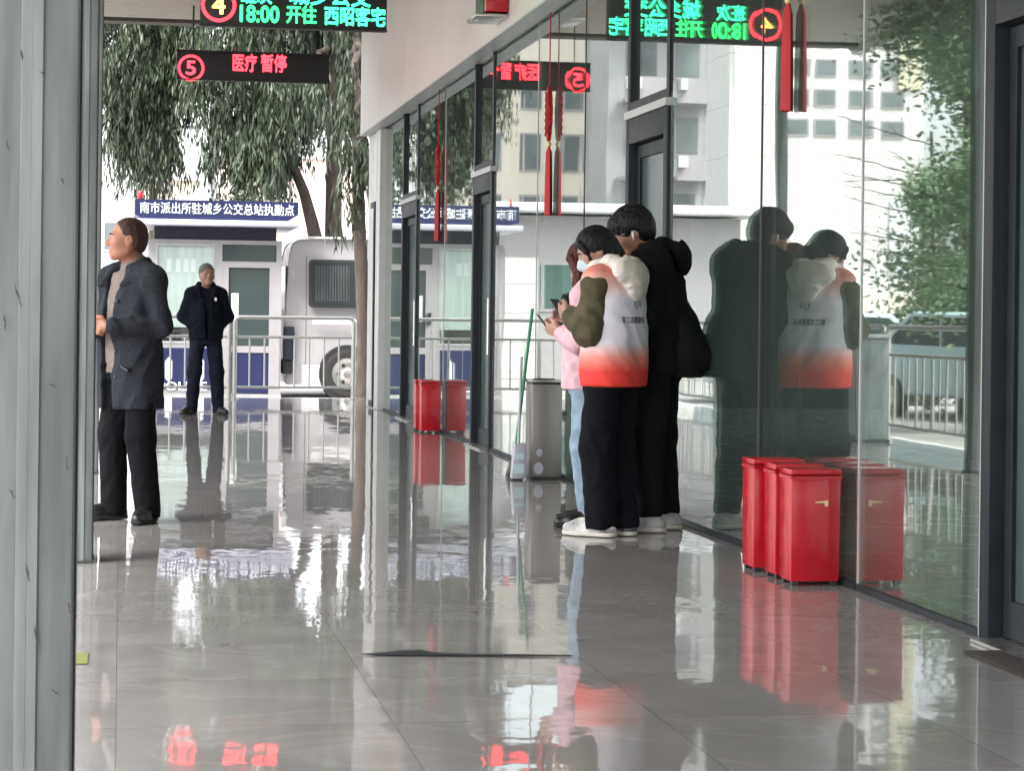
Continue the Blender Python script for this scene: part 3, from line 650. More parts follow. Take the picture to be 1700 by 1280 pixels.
# lower blue panels with writing
K().box(kx(262), kx(352), KY - 0.012, KY - 0.001, kz(646), kz(578)).build('skirt_panel', M['blue'], t)
text_at('lettering', 'POLICE', kx(264), kx(345), KY - 0.015, kz(651) + 0.02, kz(634), M['letters'], t, 0.02, o)
for ua, ub in ((275, 287), (330, 340)): K().prism([(kx(ua), kz(628)), (kx((ua + ub) / 2), kz(634)), (kx(ub), kz(628)), (kx(ub), kz(600)), (kx((ua + ub) / 2), kz(593)), (kx(ua), kz(600))], 'y', KY - 0.016, KY - 0.0125).build('emblem', M['letters'], t)
K().box(X0 - 0.01, X1 + 0.01, KY - 0.02, KY - 0.001, -0.148, -0.09).build('plinth', M['alu'], t)
# red beacon on the roof
q = atY(233, 330, KY); t2 = thing('beacon', (q.x, KY + 0.1, sz1), 0, 'small red beacon on the left end of the booth roof', 'beacon')
MB().lathe([(0.035, 0.002), (0.05, 0.02), (0.05, 0.1), (0.03, 0.14)], (0, 0, 0), 14).build('lens', M['redbox'], t2, smooth=True)
MB().tube([(0, 0, 0.0), (0, 0, 0.03)], 0.06, 12).build('socket', M['black'], t2)

# ------------------------------------------------------------------ white van behind the railing, pointing right
VY = 35.0
t = thing('van', (6.0, VY + 1.0, -0.15), 0, 'white high roofed van parked behind the railing and the tree', 'van')
o = t.location
xr = atY(472, 500, VY).x
def vz(v): return atY(560, v, VY).z
zr = vz(394)
def V(): return MB(o)
side = [(xr + 0.02, vz(640)), (xr, vz(600)), (xr + 0.0, vz(530)), (xr + 0.06, vz(430)), (xr + 0.11, zr - 0.10), (xr + 0.2, zr - 0.02), (xr + 0.5, zr), (xr + 3.9, zr), (xr + 4.3, zr - 0.15), (xr + 4.9, zr - 0.95), (xr + 5.55, zr - 1.25), (xr + 5.7, zr - 1.5), (xr + 5.7, 0.1), (xr + 5.6, 0.05), (xr + 0.3, 0.05)]
body = V(); n = len(side); W2 = 1.0
vs = []
for dy, ins in ((-W2 + 0.10, 0.0), (-W2, 0.06), (W2, 0.06), (W2 - 0.10, 0.0)):
    for (x, z) in side:
        k = 0.0 if z < 1.1 else (z - 1.1) / (zr - 1.1)
        y = dy * (1 - 0.12 * k * (1 if abs(dy) > 0.95 else 0.95))
        cx, cz = xr + 2.8, 1.1
        vs.append((x + (cx - x) * ins * 0.15, VY + 1.0 + y, z + (cz - z) * ins * 0.35))
fs = [tuple(range(n - 1, -1, -1)), tuple(range(3 * n, 4 * n))]
for j in range(3):
    for i in range(n): fs.append((j * n + i, j * n + (i + 1) % n, (j + 1) * n + (i + 1) % n, (j + 1) * n + i))
# order the rings so the outermost is the widest
body._add(vs, fs); body.build('body', M['vanpaint'], t, bevel=0.09, seg=4)
def vy(z):
    k = max(0.0, (z - 1.1) / (zr - 1.1)); return VY + 1.0 - W2 * (1 - 0.12 * k)
def vquad(nm, u0, u1, v0, v1, mt, off, r=0.06, par=None):
    xa, xb, za, zb = atY(u0, 500, VY).x, atY(u1, 500, VY).x, vz(v1), vz(v0)
    pts = []
    for (cx, cz, a0) in ((xb - r, zb - r, 0), (xa + r, zb - r, 90), (xa + r, za + r, 180), (xb - r, za + r, 270)):
        for k in range(5):
            a = R_(a0 + k * 22.5); pts.append((cx + r * math.cos(a), cz + r * math.sin(a)))
    q = V(); m_ = len(pts)
    q._add([(x, vy(z) - off, z) for x, z in pts] + [(x, vy(z) + 0.05, z) for x, z in pts], [tuple(range(m_))] + [(i, (i + 1) % m_, (i + 1) % m_ + m_, i + m_) for i in range(m_)])
    return q.build(nm, mt, par or t)
wv = vquad('side_window', 513, 640, 431, 511, M['black'], 0.012)
vquad('pane', 517, 636, 435, 507, M['vanglass'], 0.016, 0.05, wv)
q = V(); n = 40
for k in range(n):
    xa, xb = [atY(524 + (580 - 524) * t_ / n, 500, VY).x for t_ in (k, k + 1)]; za, zb = vz(500), vz(441)
    ya, yb = [0.0175 + 0.006 * math.sin(t_ * 1.9) for t_ in (k, k + 1)]
    q._add([(xa, vy(za) - ya, za), (xb, vy(za) - yb, za), (xb, vy(zb) - yb, zb), (xa, vy(zb) - ya, zb)], [(0, 1, 2, 3)])
q.build('curtain', M['dimcurtain'], wv)
vquad('side_window', 650, 760, 431, 511, M['black'], 0.012)
vquad('lower_trim', 503, 800, 606, 648, M['palegrey'], 0.010, 0.03)
sm = V()
for (ua, va, vb) in ((508, 425, 640), (644, 425, 640)):
    xa = atY(ua, 500, VY).x
    for k in range(6):
        z0, z1 = vz(vb) + (vz(va) - vz(vb)) * k / 6, vz(vb) + (vz(va) - vz(vb)) * (k + 1) / 6
        sm._add([(xa, vy(z0) - 0.003, z0), (xa + 0.012, vy(z0) - 0.003, z0), (xa + 0.012, vy(z1) - 0.003, z1), (xa, vy(z1) - 0.003, z1)], [(0, 1, 2, 3)])
sm.build('door_seam', M['seam'], t)
V().box(xr + 0.3, xr + 3.8, VY + 0.10, VY + 0.14, zr - 0.012, zr + 0.012).build('roof_gutter', M['palegrey'], t)
V().box(xr + 0.45, xr + 3.8, vy(1.06) - 0.012, vy(1.06) + 0.02, 1.02, 1.10).build('side_moulding', M['palegrey'], t, bevel=0.008)
V().box(xr - 0.02, xr + 0.15, VY + 0.02, VY + 1.95, 0.22, 0.45).build('bumper', M['black'], t, bevel=0.03)
V().box(xr - 0.005, xr + 0.17, VY - 0.012, VY + 0.12, 0.45, 0.98).build('rear_corner_strip', M['blue2'], t, bevel=0.02)  # dark upright strip at the rear corner above the bumper
V().box(xr + 0.035, xr + 0.06, VY + 0.25, VY + 1.75, 1.25, 1.95).build('rear_window', M['darkglass'], t)
q = atY(487, 458, VY); V().box(q.x - 0.02, q.x + 0.02, VY + 0.0, VY + 0.06, q.z - 0.08, q.z + 0.06).build('hinge', M['white'], t, bevel=0.006)
for xc in (atY(577, 620, VY).x, xr + 4.55):
    zc = 0.385 - 0.15
    aw = V().lathe([(0.46, -0.02), (0.46, 0.25)], (xc, VY, zc), 36, 'y').build('wheel_arch', M['black'], t)
    wh = V().lathe([(0.30, -0.035), (0.34, -0.045), (0.375, -0.035), (0.385, 0.0), (0.385, 0.14), (0.37, 0.18)], (xc, VY - 0.0, zc), 40, 'y').build('wheel', M['rubber'], t, smooth=True)
    V().lathe([(0.03, -0.052), (0.07, -0.06), (0.10, -0.04), (0.20, -0.035), (0.225, -0.05), (0.25, -0.05), (0.255, -0.03)], (xc, VY, zc), 36, 'y').build('rim', M['steel'], wh, smooth=True)
    hb = V()
    for k in range(6):
        a = k * math.pi / 3; hb.lathe([(0.03, -0.045), (0.028, -0.0365)], (xc + 0.15 * math.cos(a), VY, zc + 0.15 * math.sin(a)), 10, 'y')
    hb.build('rim_hole', M['black'], wh)

# ------------------------------------------------------------------ trees
def leaves(centers, dirs, ln, wd, jit):
    """thin leaf blades: one quad per leaf"""
    n = len(centers)
    d = dirs / np.linalg.norm(dirs, axis=1, keepdims=True)
    a = rng.normal(size=(n, 3)); s = np.cross(d, a); s /= np.linalg.norm(s, axis=1, keepdims=True)
    L = ln * rng.uniform(0.6, 1.3, (n, 1)); Wd = wd * rng.uniform(0.7, 1.3, (n, 1))
    p = np.stack([centers, centers + d * L * 0.45 + s * Wd, centers + d * L, centers + d * L * 0.45 - s * Wd], 1)
    return p.reshape(-1, 3)
def quads(n): return np.arange(n * 4, dtype=np.int32).reshape(-1, 4)
def limb(mb, p0, p1, r0, r1, k=6, wob=0.05):
    pts = []; rs = []
    for i in range(k + 1):
        a = i / k; p = Vector(p0).lerp(Vector(p1), a)
        if 0 < i < k: p += Vector((random.uniform(-1, 1), random.uniform(-1, 1), random.uniform(-.3, .3))) * wob
        pts.append(p); rs.append(r0 + (r1 - r0) * a)
    mb.tube(pts, rs, 10); return pts
def weeping_tree(label, base, trunk_pts, radii, clumps, per, origin):
    t = thing('weeping_tree', origin, 0, label, 'tree', 'weeping trees behind the booth')
    tr = MB(origin); tr.tube(trunk_pts, radii, 12)
    hub = Vector(trunk_pts[-1])
    P = []; D = []
    for (cx, cy, cz, rx, ry, rz, n) in clumps:
        limb(tr, hub, (cx, cy, cz + rz * 0.3), 0.07, 0.025, 6, 0.12)
        for _ in range(int(n * 0.82)):
            th = random.uniform(0, 6.283); rr = math.sqrt(random.random())
            x = cx + rx * rr * math.cos(th); y = cy + ry * rr * math.sin(th); z = cz + rz * random.uniform(-0.6, 0.7) * (1 - 0.5 * rr)
            Ls = random.uniform(0.5, 1.5); k = int(per * 1.55); sway = rng.normal(0, 0.10, 2)
            tt = np.linspace(0, 1, k)
            pts = np.stack([x + sway[0] * tt * 2 + rng.normal(0, 0.045, k), y + sway[1] * tt * 2 + rng.normal(0, 0.035, k), z - Ls * tt + rng.normal(0, 0.02, k)], 1)
            P.append(pts); D.append(np.stack([rng.normal(0, 0.22, k) , rng.normal(0, 0.22, k), -np.ones(k)], 1))
    tr.build('trunk', M['bark'], t, smooth=True)
    P = np.concatenate(P); D = np.concatenate(D)
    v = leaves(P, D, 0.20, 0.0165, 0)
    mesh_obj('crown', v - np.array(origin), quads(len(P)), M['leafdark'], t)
    return t
TY = 39.0
def tp(u, v, Y=TY): return tuple(atY(u, v, Y))
b = gnd(545, 660, -0.15)
def clump(u, v, du, dv, n, Y=TY, ry=0.9):
    p = atY(u, v, Y); s = Y / FPX
    return (p.x, p.y + random.uniform(-0.4, 0.4), p.z, du * s, ry, dv * s, n)
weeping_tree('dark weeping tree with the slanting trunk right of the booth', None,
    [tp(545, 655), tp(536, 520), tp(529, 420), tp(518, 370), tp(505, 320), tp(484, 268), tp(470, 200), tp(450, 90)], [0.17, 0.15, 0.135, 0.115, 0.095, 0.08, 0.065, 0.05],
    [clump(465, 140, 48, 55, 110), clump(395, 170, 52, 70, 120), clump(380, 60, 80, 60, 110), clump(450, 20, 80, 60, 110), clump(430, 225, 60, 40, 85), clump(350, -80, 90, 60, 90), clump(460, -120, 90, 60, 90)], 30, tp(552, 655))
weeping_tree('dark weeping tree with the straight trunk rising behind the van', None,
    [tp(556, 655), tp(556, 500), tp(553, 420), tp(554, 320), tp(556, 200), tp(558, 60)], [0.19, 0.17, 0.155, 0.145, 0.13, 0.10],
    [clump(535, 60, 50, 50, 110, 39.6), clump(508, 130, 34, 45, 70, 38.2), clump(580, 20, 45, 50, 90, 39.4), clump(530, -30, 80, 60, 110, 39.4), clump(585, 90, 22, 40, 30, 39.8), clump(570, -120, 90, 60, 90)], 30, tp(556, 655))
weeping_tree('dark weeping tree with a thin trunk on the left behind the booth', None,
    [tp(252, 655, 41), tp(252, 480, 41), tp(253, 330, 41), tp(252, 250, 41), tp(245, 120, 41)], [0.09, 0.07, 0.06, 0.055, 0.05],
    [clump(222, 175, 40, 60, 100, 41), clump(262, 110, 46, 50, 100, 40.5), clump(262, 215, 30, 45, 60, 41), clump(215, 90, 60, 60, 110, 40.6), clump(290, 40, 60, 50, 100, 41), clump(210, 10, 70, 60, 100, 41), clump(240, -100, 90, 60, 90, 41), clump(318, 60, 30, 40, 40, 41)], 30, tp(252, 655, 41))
# bare leaning trunk in front of the van
CY = 32.6
b = Vector(tp(606, 650, CY)); b.z = -0.15
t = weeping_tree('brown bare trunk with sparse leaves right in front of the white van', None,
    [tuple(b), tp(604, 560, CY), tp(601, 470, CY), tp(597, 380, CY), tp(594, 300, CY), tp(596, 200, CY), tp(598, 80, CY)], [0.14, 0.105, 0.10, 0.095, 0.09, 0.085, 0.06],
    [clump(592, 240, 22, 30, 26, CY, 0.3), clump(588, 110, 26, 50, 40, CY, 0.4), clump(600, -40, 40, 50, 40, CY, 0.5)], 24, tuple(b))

def bushy_tree(name, label, x, y, z0, ztop, rx, n, leaf, group=None, tr=0.14, cat='tree'):
    t = thing(name, (x, y, -0.15), 0, label, cat, group); o = t.location
    trk = MB(o); limb(trk, (x, y, -0.15), (x, y, z0 + (ztop - z0) * 0.8), tr, tr * 0.35, 7, 0.06)
    cs = []
    for k in range(26):
        a = random.uniform(0, 6.283); r = rx * math.sqrt(random.random()); z = z0 + (ztop - z0) * random.random()
        r *= 0.55 + 0.6 * math.sin(math.pi * (0.12 + 0.85 * (z - z0) / (ztop - z0)))
        c = (x + r * math.cos(a), y + r * math.sin(a), z); cs.append(c)
        limb(trk, (x, y, max(z0, z - 0.5)), c, tr * 0.3, 0.012, 4, 0.05)
    trk.build('trunk', M['bark'], t, smooth=True)
    cs = np.array(cs); idx = rng.integers(0, len(cs), n)
    P = cs[idx] + rng.normal(0, 1, (n, 3)) * np.array([rx * 0.26, rx * 0.26, rx * 0.24])
    D = rng.normal(0, 1, (n, 3)) + np.array([0, 0, -0.3])
    mesh_obj('crown', leaves(P, D, 0.085, 0.024, 0) - np.array(o), quads(n), leaf, t)
    return t
q = mir(1608, 300, 30)
bushy_tree('green_tree', 'tall bright green tree by the yard, mirrored at the right of the glass', q.x, 30, 0.6, 9.5, 0.85, 150000, M['leafgreen'])
q = mir(1700, 300, 24)
bushy_tree('green_tree', 'second green tree nearer along the yard, mirrored at the glass edge', q.x - 0.2, 24.5, 0.8, 8.0, 1.2, 40000, M['leafgreen'])
# bare branches in front of the white cladding
q = mir(1545, 300, 31)
t = thing('bare_tree', (q.x - 0.2, 31.5, -0.15), 0, 'leafless tree with thin branches against the white clad building', 'tree')
mb = MB(t.location); b = Vector(t.location); hub = b + Vector((0, 0, 2.6))
limb(mb, b, hub + Vector((0, 0, 1.6)), 0.07, 0.03, 6, 0.05)
br = MB(t.location)
for k in range(16):
    s = hub + Vector((0, 0, random.uniform(-0.7, 1.5))); e = s + Vector((random.uniform(-0.2, 1.5), random.uniform(-0.8, 0.8), random.uniform(-0.05, 0.5)))
    pts = limb(br, s, e, 0.012, 0.004, 5, 0.05)
    for j in range(3): limb(br, pts[2 + j], Vector(pts[2 + j]) + Vector((random.uniform(0.1, 0.5), random.uniform(-.3, .3), random.uniform(-0.05, 0.3))), 0.005, 0.002, 3, 0.02)
mb.build('trunk', M['bark'], t, smooth=True); br.build('branches', M['bark'], t, smooth=True)
# shrub behind the booth roof, thin pole, sign panel
q = atY(402, 325, 37.5)
t = thing('shrub', (q.x, 37.5, -0.15), 0, 'twiggy dark shrub showing above the booth roof', 'shrub')
mb = MB(t.location)
for k in range(30):
    limb(mb, (q.x + random.uniform(-.1, .1), 37.5, -0.15 if k < 4 else 1.5), (q.x + random.uniform(-.35, .35), 37.5 + random.uniform(-.3, .3), 3.0 + random.uniform(-.3, .25)), 0.02, 0.006, 4, 0.05)
mb.build('stems', M['bark'], t, smooth=True)
P = np.array([[q.x, 37.5, 2.85]]) + rng.normal(0, 1, (1500, 3)) * np.array([0.22, 0.22, 0.16])
mesh_obj('foliage', leaves(P, rng.normal(0, 1, (1500, 3)), 0.09, 0.03, 0) - np.array(t.location), quads(1500), M['leafdark'], t)
q = atY(350, 305, 45)
t = thing('notice_board', (q.x, 45, -0.15), 0, 'pale notice board on a post rising behind the booth', 'sign')
MB(t.location).box(q.x - 0.19, q.x + 0.19, 45, 45.05, q.z - 0.36, q.z + 0.32).build('panel', M['palegrey'], t, bevel=0.01)
MB(t.location).box(q.x - 0.05, q.x + 0.10, 44.994, 44.9985, q.z - 0.16, q.z + 0.2).build('figure', M['white'], t)
MB(t.location).tube([(q.x, 45.03, -0.15), (q.x, 45.03, q.z - 0.36)], 0.03, 8).build('post', M['alu'], t)
q = atY(275, 210, 44)
t = thing('lamp_post', (q.x, 44, -0.15), 0, 'thin lamp post with a flat horizontal arm among the foliage', 'lamp post')
MB(t.location).tube([(q.x, 44, -0.15), (q.x, 44, q.z)], 0.035, 8).build('post', M['alu'], t)
MB(t.location).box(q.x, q.x + 0.62, 43.97, 44.03, q.z - 0.02, q.z + 0.04).build('arm', M['pillar'], t, bevel=0.008)

# ------------------------------------------------------------------ far buildings
def windows(t, o, xs, zs, w, h, y, mt, fr):
    for x in xs:
        for z in zs:
            f = MB(o).box(x, x + w, y - 0.05, y + 0.02, z, z + h).build('window', fr, t)
            MB(o).box(x + 0.08, x + w - 0.08, y - 0.056, y - 0.0505, z + 0.08, z + h - 0.08).build('pane', mt, f)
def block(label, x0, x1, y, dpt, h, m_, wx=None, wz=None, ww=1.3, wh=1.4, cat='building', name='building', fr=None):
    o = Vector(((x0 + x1) / 2, y, -0.15)); t = thing(name, o, 0, label, cat)
    MB(o).box(x0, x1, y, y + dpt, -0.149, h).build('wall', m_, t)
    MB(o).box(x0 - 0.15, x1 + 0.15, y - 0.15, y + dpt + 0.15, h + 0.002, h + 0.25).build('roof', M['palegrey'], t)
    if wx: windows(t, o, wx, wz, ww, wh, y, M['winglass'], fr or M['white'])
    return t, o
# straight ahead, behind the trees
xa, xb = atY(375, 300, 82).x, atY(900, 300, 82).x
block('low pinkish building far behind the trees and the van', xa, xb, 82, 10, atY(450, 262, 82).z, M['pink'], [xa + 2.0, xa + 5.5], [1.2], 1.4, 1.5)
xa, xb = atY(60, 300, 72).x, atY(236, 300, 72).x
block('pale grey building far off at the left of the booth', xa, xb, 72, 10, atY(200, 252, 72).z, M['palegrey'], [xa + 2.1], [0.9, 3.1], 0.7, 1.0)
block('cream wall of a long far building behind the booth', atY(236, 300, 90).x, atY(374, 300, 90).x, 90, 6, atY(300, 300, 90).z, M['cream'])
# the yard on the left, seen only in the glass
a = mir(1232, 345, 46); b = mir(822, 345, 46)
ze = a.z
o = Vector(((a.x + b.x) / 2, 46, -0.15)); t = thing('gatehouse', o, 0, 'low white flat roofed gatehouse across the yard, mirrored in the glass', 'building')
MB(o).box(a.x, b.x, 46, 51, -0.149, ze - 0.25).build('wall', M['white'], t)
MB(o).box(a.x - 0.5, b.x + 0.3, 45.4, 51.2, ze - 0.2, ze).build('roof', M['palegrey'], t, bevel=0.03)
w0, w1 = mir(948, 440, 46), mir(900, 512, 46)
f = MB(o).box(w0.x - 0.06, w1.x + 0.06, 45.96, 46.02, w1.z - 0.06, w0.z + 0.06).build('window', M['white'], t)
MB(o).box(w0.x, w1.x, 45.95, 45.9595, w1.z, w0.z).build('pane', M['greenglass'], f)
s0, s1 = mir(893, 428, 46), mir(832, 600, 46)
MB(o).box(s0.x, s1.x, 45.9, 45.999, -0.14, s0.z).build('stone_panel', M['stone'], t)
s2 = mir(1225, 428, 46); MB(o).box(a.x + 0.1, s2.x + 2.0, 45.93, 45.999, -0.14, 0.9).build('plinth', M['stone'], t)
a = mir(1532, 0, 60); b = mir(1216, 0, 60)
o = Vector(((a.x + b.x) / 2, 60, -0.15)); t = thing('clad_building', o, 0, 'tall building of big white stone panels, mirrored in the glass', 'building')
MB(o).box(a.x, b.x, 60, 63, 1.9, 17).build('wall', M['tiles'], t)
MB(o).box(a.x - 0.1, b.x + 0.1, 59.9, 63.1, -0.149, 1.898).build('base', M['cream'], t)
xs = [a.x + 0.5, a.x + 1.5, a.x + 2.5, a.x + 3.4]; zs = [6.4 + 0.85 * k for k in range(11)]
for z in zs:
    for x in xs:
        f = MB(o).box(x, x + 0.72, 59.95, 60.02, z, z + 0.5).build('window', M['white'], t)
        MB(o).box(x + 0.05, x + 0.67, 59.94, 59.9495, z + 0.05, z + 0.45).build('pane', M['winglass'], f)
f = MB(o).box(a.x + 0.1, a.x + 0.75, 59.9, 60.02, 7.8, 16).build('stair_window', mat('faded_yellow', (0.50, 0.47, 0.35), 0.6, var=0.2, vscale=1.5), t)
f = MB(o).box(a.x + 0.05, a.x + 0.9, 59.95, 60.02, 2.5, 4.6).build('shutter', M['palegrey'], t)
a = mir(1186, 0, 78); b = mir(1010, 0, 78)
t, o = block('grey apartment block with balconies, mirrored in the glass', a.x, b.x, 78, 4, 18, M['midgrey'])
for k in range(6):
    z = 1.5 + 2.8 * k
    for x in (a.x + 0.4, a.x + 2.1):
        f = MB(o).box(x, x + 1.2, 77.95, 78.02, z, z + 1.5).build('window', M['white'], t)
        MB(o).box(x + 0.08, x + 1.12, 77.94, 77.9495, z + 0.08, z + 1.42).build('pane', M['winglass'], f)
    for xb in (a.x + 0.15, a.x + 1.95):
        bl = MB(o).box(xb, xb + 1.55, 77.0, 77.949, z - 0.95, z - 0.8).box(xb, xb + 1.55, 77.0, 77.05, z - 0.8, z - 0.05).build('balcony', M['white'], t)
        MB(o).box(xb + 1.1, xb + 1.5, 76.7, 76.999, z - 0.5, z - 0.1).build('air_conditioner', M['palegrey'], bl)
a = mir(998, 0, 84); b = mir(770, 0, 84)
t, o = block('cream building with tall window columns, mirrored in the glass', a.x, b.x, 84, 4, 13, M['cream'], [a.x + 0.7 + 1.6 * k for k in range(3)], [2.0, 4.4, 6.8, 9.2], 0.8, 1.5)
# pale blue car and a second one in the yard
def car(x, y, rz, label, paint):
    t = thing('car', (x, y, -0.15), rz, label, 'car', 'cars parked in the yard')
    prof = [(-2.1, 0.3), (-2.15, 0.65), (-2.0, 0.9), (-1.4, 0.98), (-0.75, 1.45), (0.9, 1.48), (1.65, 1.0), (2.05, 0.9), (2.15, 0.6), (2.1, 0.3)]
    MB().prism(prof, 'y', -0.85, 0.85).build('body', paint, t, bevel=0.07, seg=3)
    for s in (-1, 1):
        MB().prism([(-1.2, 1.0), (-0.7, 1.38), (0.1, 1.40), (0.1, 1.0)], 'y', s * 0.845, s * 0.856).build('side_window', M['darkglass'], t)
        MB().prism([(0.16, 1.0), (0.16, 1.40), (0.85, 1.40), (1.4, 1.02)], 'y', s * 0.845, s * 0.856).build('side_window', M['darkglass'], t)
        for xw in (-1.35, 1.35):
            w = MB().lathe([(0.2, 0.0), (0.3, -0.02), (0.31, 0.05), (0.31, 0.2)] if s < 0 else [(0.31, -0.2), (0.31, -0.05), (0.3, 0.02), (0.2, 0.0)], (xw, s * 0.86, 0.31), 28, 'y').build('wheel', M['rubber'], t, smooth=True)
            MB().lathe([(0.19, -0.012), (0.19, 0.012)], (xw, s * 0.862, 0.31), 24, 'y').build('rim', M['steel'], w)
        MB().box(2.08, 2.16, s * 0.6 - 0.14, s * 0.6 + 0.14, 0.62, 0.78).build('headlight', M['letters'], t, bevel=0.02)
    for xx in (1.28, -1.08):
        pr = [(0.98, 1.425), (1.62, 1.01), (1.63, 1.03), (0.99, 1.445)] if xx > 0 else [(-0.82, 1.425), (-1.36, 1.0), (-1.38, 1.02), (-0.84, 1.445)]
        MB().prism(pr, 'y', -0.7, 0.7).build('windscreen' if xx > 0 else 'rear_window', M['darkglass'], t)
    return t
q = mir(1420, 610, 33); car(q.x, 34.0, R_(8), 'pale blue car in the yard, mirrored behind the railing', M['caryan'])
q = mir(1610, 600, 28); car(q.x - 0.6, 28.5, R_(75), 'pale blue car mirrored at the far right of the glass', M['caryan'])
# ------------------------------------------------------------------ people: smooth implicit surfaces turned into meshes
class SDF:
    def __init__(s, lo, hi, h):
        s.lo = np.array(lo, float); s.h = h
        s.n = np.ceil((np.array(hi, float) - s.lo) / h).astype(int) + 1
        s.F = np.full(tuple(s.n), 1.0, np.float32)
    def _grid(s, lo, hi, mg):
        a = np.maximum(((np.array(lo) - mg - s.lo) / s.h).astype(int), 0)
        b = np.minimum(((np.array(hi) + mg - s.lo) / s.h).astype(int) + 2, s.n)
        if np.any(b <= a): return None, None
        ax = [(s.lo[i] + s.h * np.arange(a[i], b[i])).astype(np.float32) for i in range(3)]
        return (slice(a[0], b[0]), slice(a[1], b[1]), slice(a[2], b[2])), np.meshgrid(*ax, indexing='ij')
    def _mix(s, sl, d, k, op):
        f = s.F[sl]
        if op == 'u':
            h = np.maximum(k - np.abs(f - d), 0) / k; s.F[sl] = np.minimum(f, d) - h * h * k * 0.25
        elif op == 's':
            d = -d; h = np.maximum(k - np.abs(f - d), 0) / k; s.F[sl] = np.maximum(f, d) + h * h * k * 0.25
    def cap(s, a, b, ra, rb=None, k=0.02, op='u'):
        rb = ra if rb is None else rb; a = np.array(a, float); b = np.array(b, float); r = max(ra, rb)
        sl, g = s._grid(np.minimum(a, b) - r, np.maximum(a, b) + r, k + 3 * s.h)
        if sl is None: return
        ab = b - a; L = max(float(ab @ ab), 1e-9)
        t = np.clip(((g[0] - a[0]) * ab[0] + (g[1] - a[1]) * ab[1] + (g[2] - a[2]) * ab[2]) / L, 0, 1)
        d = np.sqrt((g[0] - a[0] - t * ab[0]) ** 2 + (g[1] - a[1] - t * ab[1]) ** 2 + (g[2] - a[2] - t * ab[2]) ** 2) - (ra + (rb - ra) * t)
        s._mix(sl, d, k, op)
    def chain(s, pts, rs, k=0.02):
        for i in range(len(pts) - 1): s.cap(pts[i], pts[i + 1], rs[i], rs[i + 1], k)
    def ell(s, c, r, rot=None, k=0.02, op='u'):
        c = np.array(c, float); r = np.array(r, float); m = r.max()
        sl, g = s._grid(c - m, c + m, k + 3 * s.h)
        if sl is None: return
        p = [g[i] - c[i] for i in range(3)]
        if rot is not None: p = [rot[0][i] * p[0] + rot[1][i] * p[1] + rot[2][i] * p[2] for i in range(3)]   # world -> local
        k0 = np.sqrt((p[0] / r[0]) ** 2 + (p[1] / r[1]) ** 2 + (p[2] / r[2]) ** 2)
        k1 = np.sqrt((p[0] / r[0] ** 2) ** 2 + (p[1] / r[1] ** 2) ** 2 + (p[2] / r[2] ** 2) ** 2)
        s._mix(sl, k0 * (k0 - 1) / np.maximum(k1, 1e-6), k, op)
    def loft(s, rings, k=0.02, e=2.4, op='u'):
        """stack of (z, cx, cy, rx, ry) rings: a tapered oval column with flat ends"""
        R = np.array(sorted(rings)); mg = R[:, 3:].max()
        sl, g = s._grid((R[:, 1].min() - mg, R[:, 2].min() - mg, R[0, 0]), (R[:, 1].max() + mg, R[:, 2].max() + mg, R[-1, 0]), k + 3 * s.h)
        if sl is None: return
        z = g[2][0, 0, :]; zz = np.linspace(R[0, 0], R[-1, 0], 80)
        def it(col):
            y = np.interp(zz, R[:, 0], R[:, col]); ker = np.ones(7) / 7; y = np.convolve(np.pad(y, 3, mode='edge'), ker, 'valid'); return np.interp(z, zz, y).astype(np.float32)
        cx, cy, rx, ry = it(1), it(2), it(3), it(4)
        q = (np.abs((g[0] - cx) / rx) ** e + np.abs((g[1] - cy) / ry) ** e) ** (1 / e)
        d = (q - 1) * np.minimum(rx, ry)
        d = np.maximum(d, np.maximum(R[0, 0] - g[2], g[2] - R[-1, 0]))
        s._mix(sl, d, k, op)
    def plane(s, n, c, k=0.004):
        """cut away the side the normal n points to"""
        sl, g = s._grid(s.lo, s.lo + s.h * s.n, 0)
        d = (g[0] - c[0]) * n[0] + (g[1] - c[1]) * n[1] + (g[2] - c[2]) * n[2]
        f = s.F; h = np.maximum(k - np.abs(f - d), 0) / k; s.F = (np.maximum(f, d) + h * h * k * 0.25).astype(np.float32)
    def folds(s, amp, freq, seed, stretch=(1, 1, 1), tilt=0.0):
        r = np.random.default_rng(seed); sl, g = s._grid(s.lo, s.lo + s.h * s.n, 0)
        m = np.abs(s.F) < 0.06
        p = np.stack([g[i][m] * stretch[i] for i in range(3)], 1); p[:, 2] += tilt * p[:, 0]
        w = np.zeros(len(p))
        q = p + 0.03 * np.sin(p[:, [1, 2, 0]] * freq * 0.45 + r.uniform(0, 6, 3))
        for j in range(7):
            dv = r.normal(size=3); dv /= np.linalg.norm(dv); f = freq * r.uniform(0.6, 1.9)
            w += np.sin(q @ dv * f + r.uniform(0, 6.28)) * (0.9 ** j) / (f / freq)
        w = w / 3.0
        s.F[m] -= (amp * (1 - 2 * np.abs(np.tanh(w)) + 0.6 * w)).astype(np.float32)
    def mesh(s):
        F = s.F; n = np.array(F.shape)
        for a in range(3):                                   # close the mesh at the grid border
            ix = [slice(None)] * 3; ix[a] = 0; F[tuple(ix)] = 1; ix[a] = -1; F[tuple(ix)] = 1
        S = F < 0
        cnt = np.zeros(n - 1, np.int8)
        offs = [(i, j, k) for i in (0, 1) for j in (0, 1) for k in (0, 1)]
        for (i, j, k) in offs: cnt += S[i:n[0] - 1 + i, j:n[1] - 1 + j, k:n[2] - 1 + k]
        act = (cnt > 0) & (cnt < 8)
        ci = np.argwhere(act); idx = np.full(act.shape, -1, np.int32); idx[act] = np.arange(len(ci))
        V = {o: F[ci[:, 0] + o[0], ci[:, 1] + o[1], ci[:, 2] + o[2]] for o in offs}
        acc = np.zeros((len(ci), 3)); num = np.zeros(len(ci))
